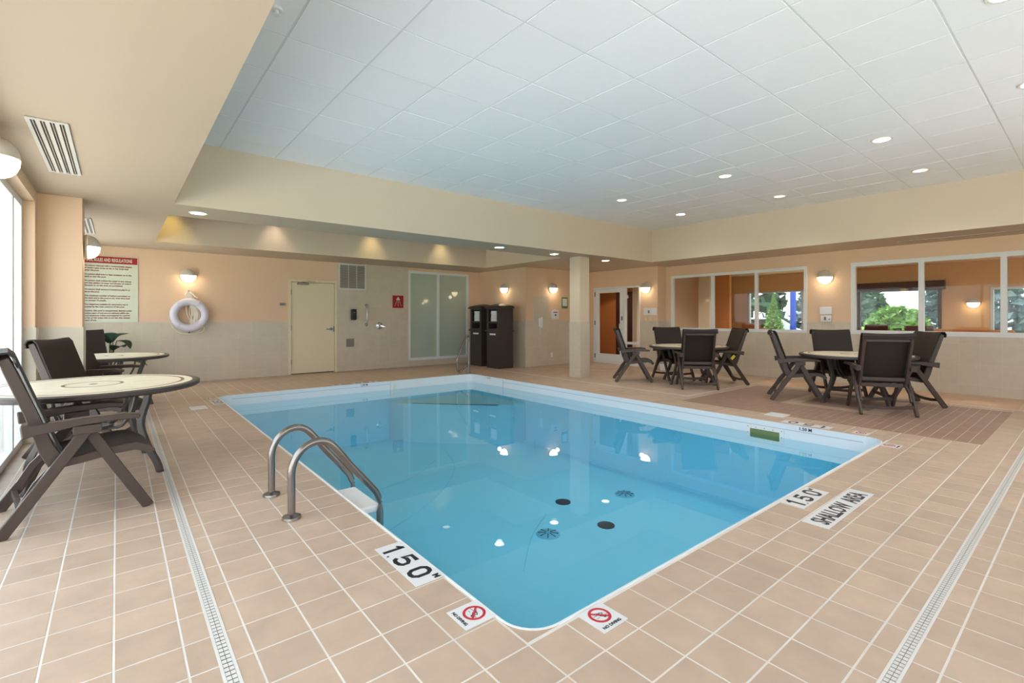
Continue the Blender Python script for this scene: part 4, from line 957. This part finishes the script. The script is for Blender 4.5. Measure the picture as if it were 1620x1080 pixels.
# entry hall behind the glass door
hf = G(); hf.box(10.62, 7.2, -.1, 13.2, 11.2, -.008); hf.ob('floor_hall', 'ptile', kind='structure')
hc = G(); hc.box(10.62, 7.2, 2.5, 13.2, 11.2, 2.6); hc.ob('ceiling_hall', 'cream', kind='structure')
wall('wall_hall_far', 'X', 12.9, .2, 8.45, 11.2, 0, 2.5, [], 'orange'); wall('wall_hall_back', 'Y', 11.0, .15, 10.7, 12.9, 0, 2.5, [], 'orange')
dd = G()
for y0, z0, y1, z1 in ((10.2, 0, 10.28, 2.1), (9.2, 0, 9.28, 2.1), (9.28, 2.02, 10.2, 2.1)): dd.box(12.86, y0, z0, 12.9, y1, z1)
d4 = dd.ob('door_4', 'dbrown', kind='structure'); part('door_leaf', 'dbrown', d4, lambda g: g.box(12.87, 9.28, .005, 12.899, 10.2, 2.02))
L = bpy.data.lights.new('hall_bulb', 'SPOT'); L.energy = 40; L.color = (1, .8, .55); L.spot_size = 2.5; L.shadow_soft_size = .1
o = bpy.data.objects.new('hall_bulb', L); COL.objects.link(o); o.location = (11.8, 9.4, 2.45)
e = empty('hall_bin', (11.7, 10.55, -.007), 0, 'dark bin standing in the hall behind the glass door', 'bin')
part('bin_body', 'black', e, lambda g: g.box(-.16, -.14, .001, .16, .14, .5, .01)); part('bin_top', 'grey', e, lambda g: g.box(-.165, -.145, .5, .165, .145, .53, .006))

# ------------------------------------------------------------------ outdoors
g = G(); g.box(-60, -60, -.4, -.95, 60, -.2); g.box(16.3, -60, -.4, 80, 60, -.15); g.box(-.95, -60, -.4, 16.3, FY-.25, -.2); g.ob('ground', 'grass', kind='structure')
g = G(); g.box(-9, -20, -.2, -1.0, 30, -.17); g.box(-1.0, -12, -.2, 14, FY-.25, -.17); g.ob('bounce_paving', 'bounce_pale', kind='structure')  # pale ground slabs added outside to bounce sunlight up onto the ceiling
rt = random.Random(11)
def tree(lab, x, y, h, r, m, kind):
    e = empty('conifer_tree' if kind else 'leafy_bush', (x, y, -.15), 0, lab, 'tree' if kind else 'bush')
    part('trunk', 'stem', e, lambda g: g.cyl((0, 0, h*.25), .08, h*.5, 8))
    b = bmesh.new()
    for k in range(1800):
        if kind:
            t = rt.random()**.7; rad = r*(1-t)*(.5+.5*rt.random()); zz = h*(.06+.94*t); a = rt.random()*2*PI; c = Vector((rad*math.cos(a), rad*math.sin(a), zz-rad*.25)); s_ = .16*r*(1.3-t)
        else:
            a = rt.random()*2*PI; q = math.acos(rt.uniform(-.3, 1)); rr_ = r*(.7+.3*rt.random()); c = Vector((rr_*math.sin(q)*math.cos(a), rr_*math.sin(q)*math.sin(a), h*.45+h*.55*math.cos(q))); s_ = .2*r
        d1_ = Vector((rt.gauss(0, 1), rt.gauss(0, 1), rt.gauss(0, .5))).normalized()*s_; d2_ = d1_.cross(Vector((rt.gauss(0, 1), rt.gauss(0, 1), 1))).normalized()*s_*.5
        b.faces.new([b.verts.new(c+d1_), b.verts.new(c+d2_), b.verts.new(c-d1_), b.verts.new(c-d2_)])
    me = bpy.data.meshes.new('foliage'); b.to_mesh(me); b.free(); me.materials.append(M[m]); link('foliage', me, e, kind='stuff')
tree('dark green conifer at the left of the lobby window view', 26, 7.5, 5.5, 1.5, 'conifer', 1)
tree('green pine left of the sky gap in the lobby window', 34, 8.6, 4.3, 1.6, 'conifer', 1)
tree('light green round bush in the middle of the lobby window view', 22.5, 4.9, 1.75, 1.0, 'bush', 0)
tree('bluish spruce at the right of the lobby window view', 27, 4.3, 4.6, 1.2, 'spruce', 1)
tree('grey-green conifer right of the dark window frame', 23.5, 2.4, 6, 1.5, 'spruce', 1)
tree('yellow-green sapling beside the blue pole', 20.3, 8.35, 2.4, .6, 'bush', 1)
tree('dark conifer behind the parked white car', 30, 13.6, 8, 2.6, 'conifer', 1)
tree('tall conifer behind the blue pole', 31, 9.9, 8, 2.2, 'spruce', 1)
part('blue_pole', 'blue', None, lambda g: (g.cyl((21, 7.9, 1.8), .11, 3.9, 16), g.cyl((21, 7.9, -.13), .18, .04, 16)), label='bright blue pole outside the left interior window', cat='pole')
e = empty('parked_car', (22.3, 10.3, -.15), 1.9, 'white car parked outside the left interior window', 'car')
part('car_body', 'carw', e, lambda g: g.prism([(-2.1, .3), (2.1, .3), (2.15, .75), (1.3, .9), (.7, 1.4), (-1.2, 1.42), (-1.9, .95), (-2.15, .85)], -.85, .85, Matrix.Rotation(PI/2, 4, 'X')))
part('car_glass', 'black', e, lambda g: g.prism([(-1.15, .95), (1.1, .92), (.62, 1.33), (-1.05, 1.35)], -.86, .86, Matrix.Rotation(PI/2, 4, 'X')))
for sx_ in (-1.3, 1.3):
    for sy_ in (-.75, .75): part('wheel', 'black', e, lambda g: g.cyl((sx_, sy_, .32), .32, .22, 20, 'Y'))
e = empty('white_house', (30, -1.4, -.15), 0, 'white sided house with a grey roof seen through the right window', 'building')
part('house_wall', 'siding', e, lambda g: g.box(0, -3, 0, 5, 2.2, 3)); part('house_roof', 'roof', e, lambda g: g.prism([(-.4, 3.0), (5.4, 3.0), (2.5, 4.4)], -2.5, 3.3, Matrix.Rotation(PI/2, 4, 'X')))
part('house_window', 'grey', e, lambda g: g.box(-.02, 1.0, .9, .0, 1.6, 1.9))
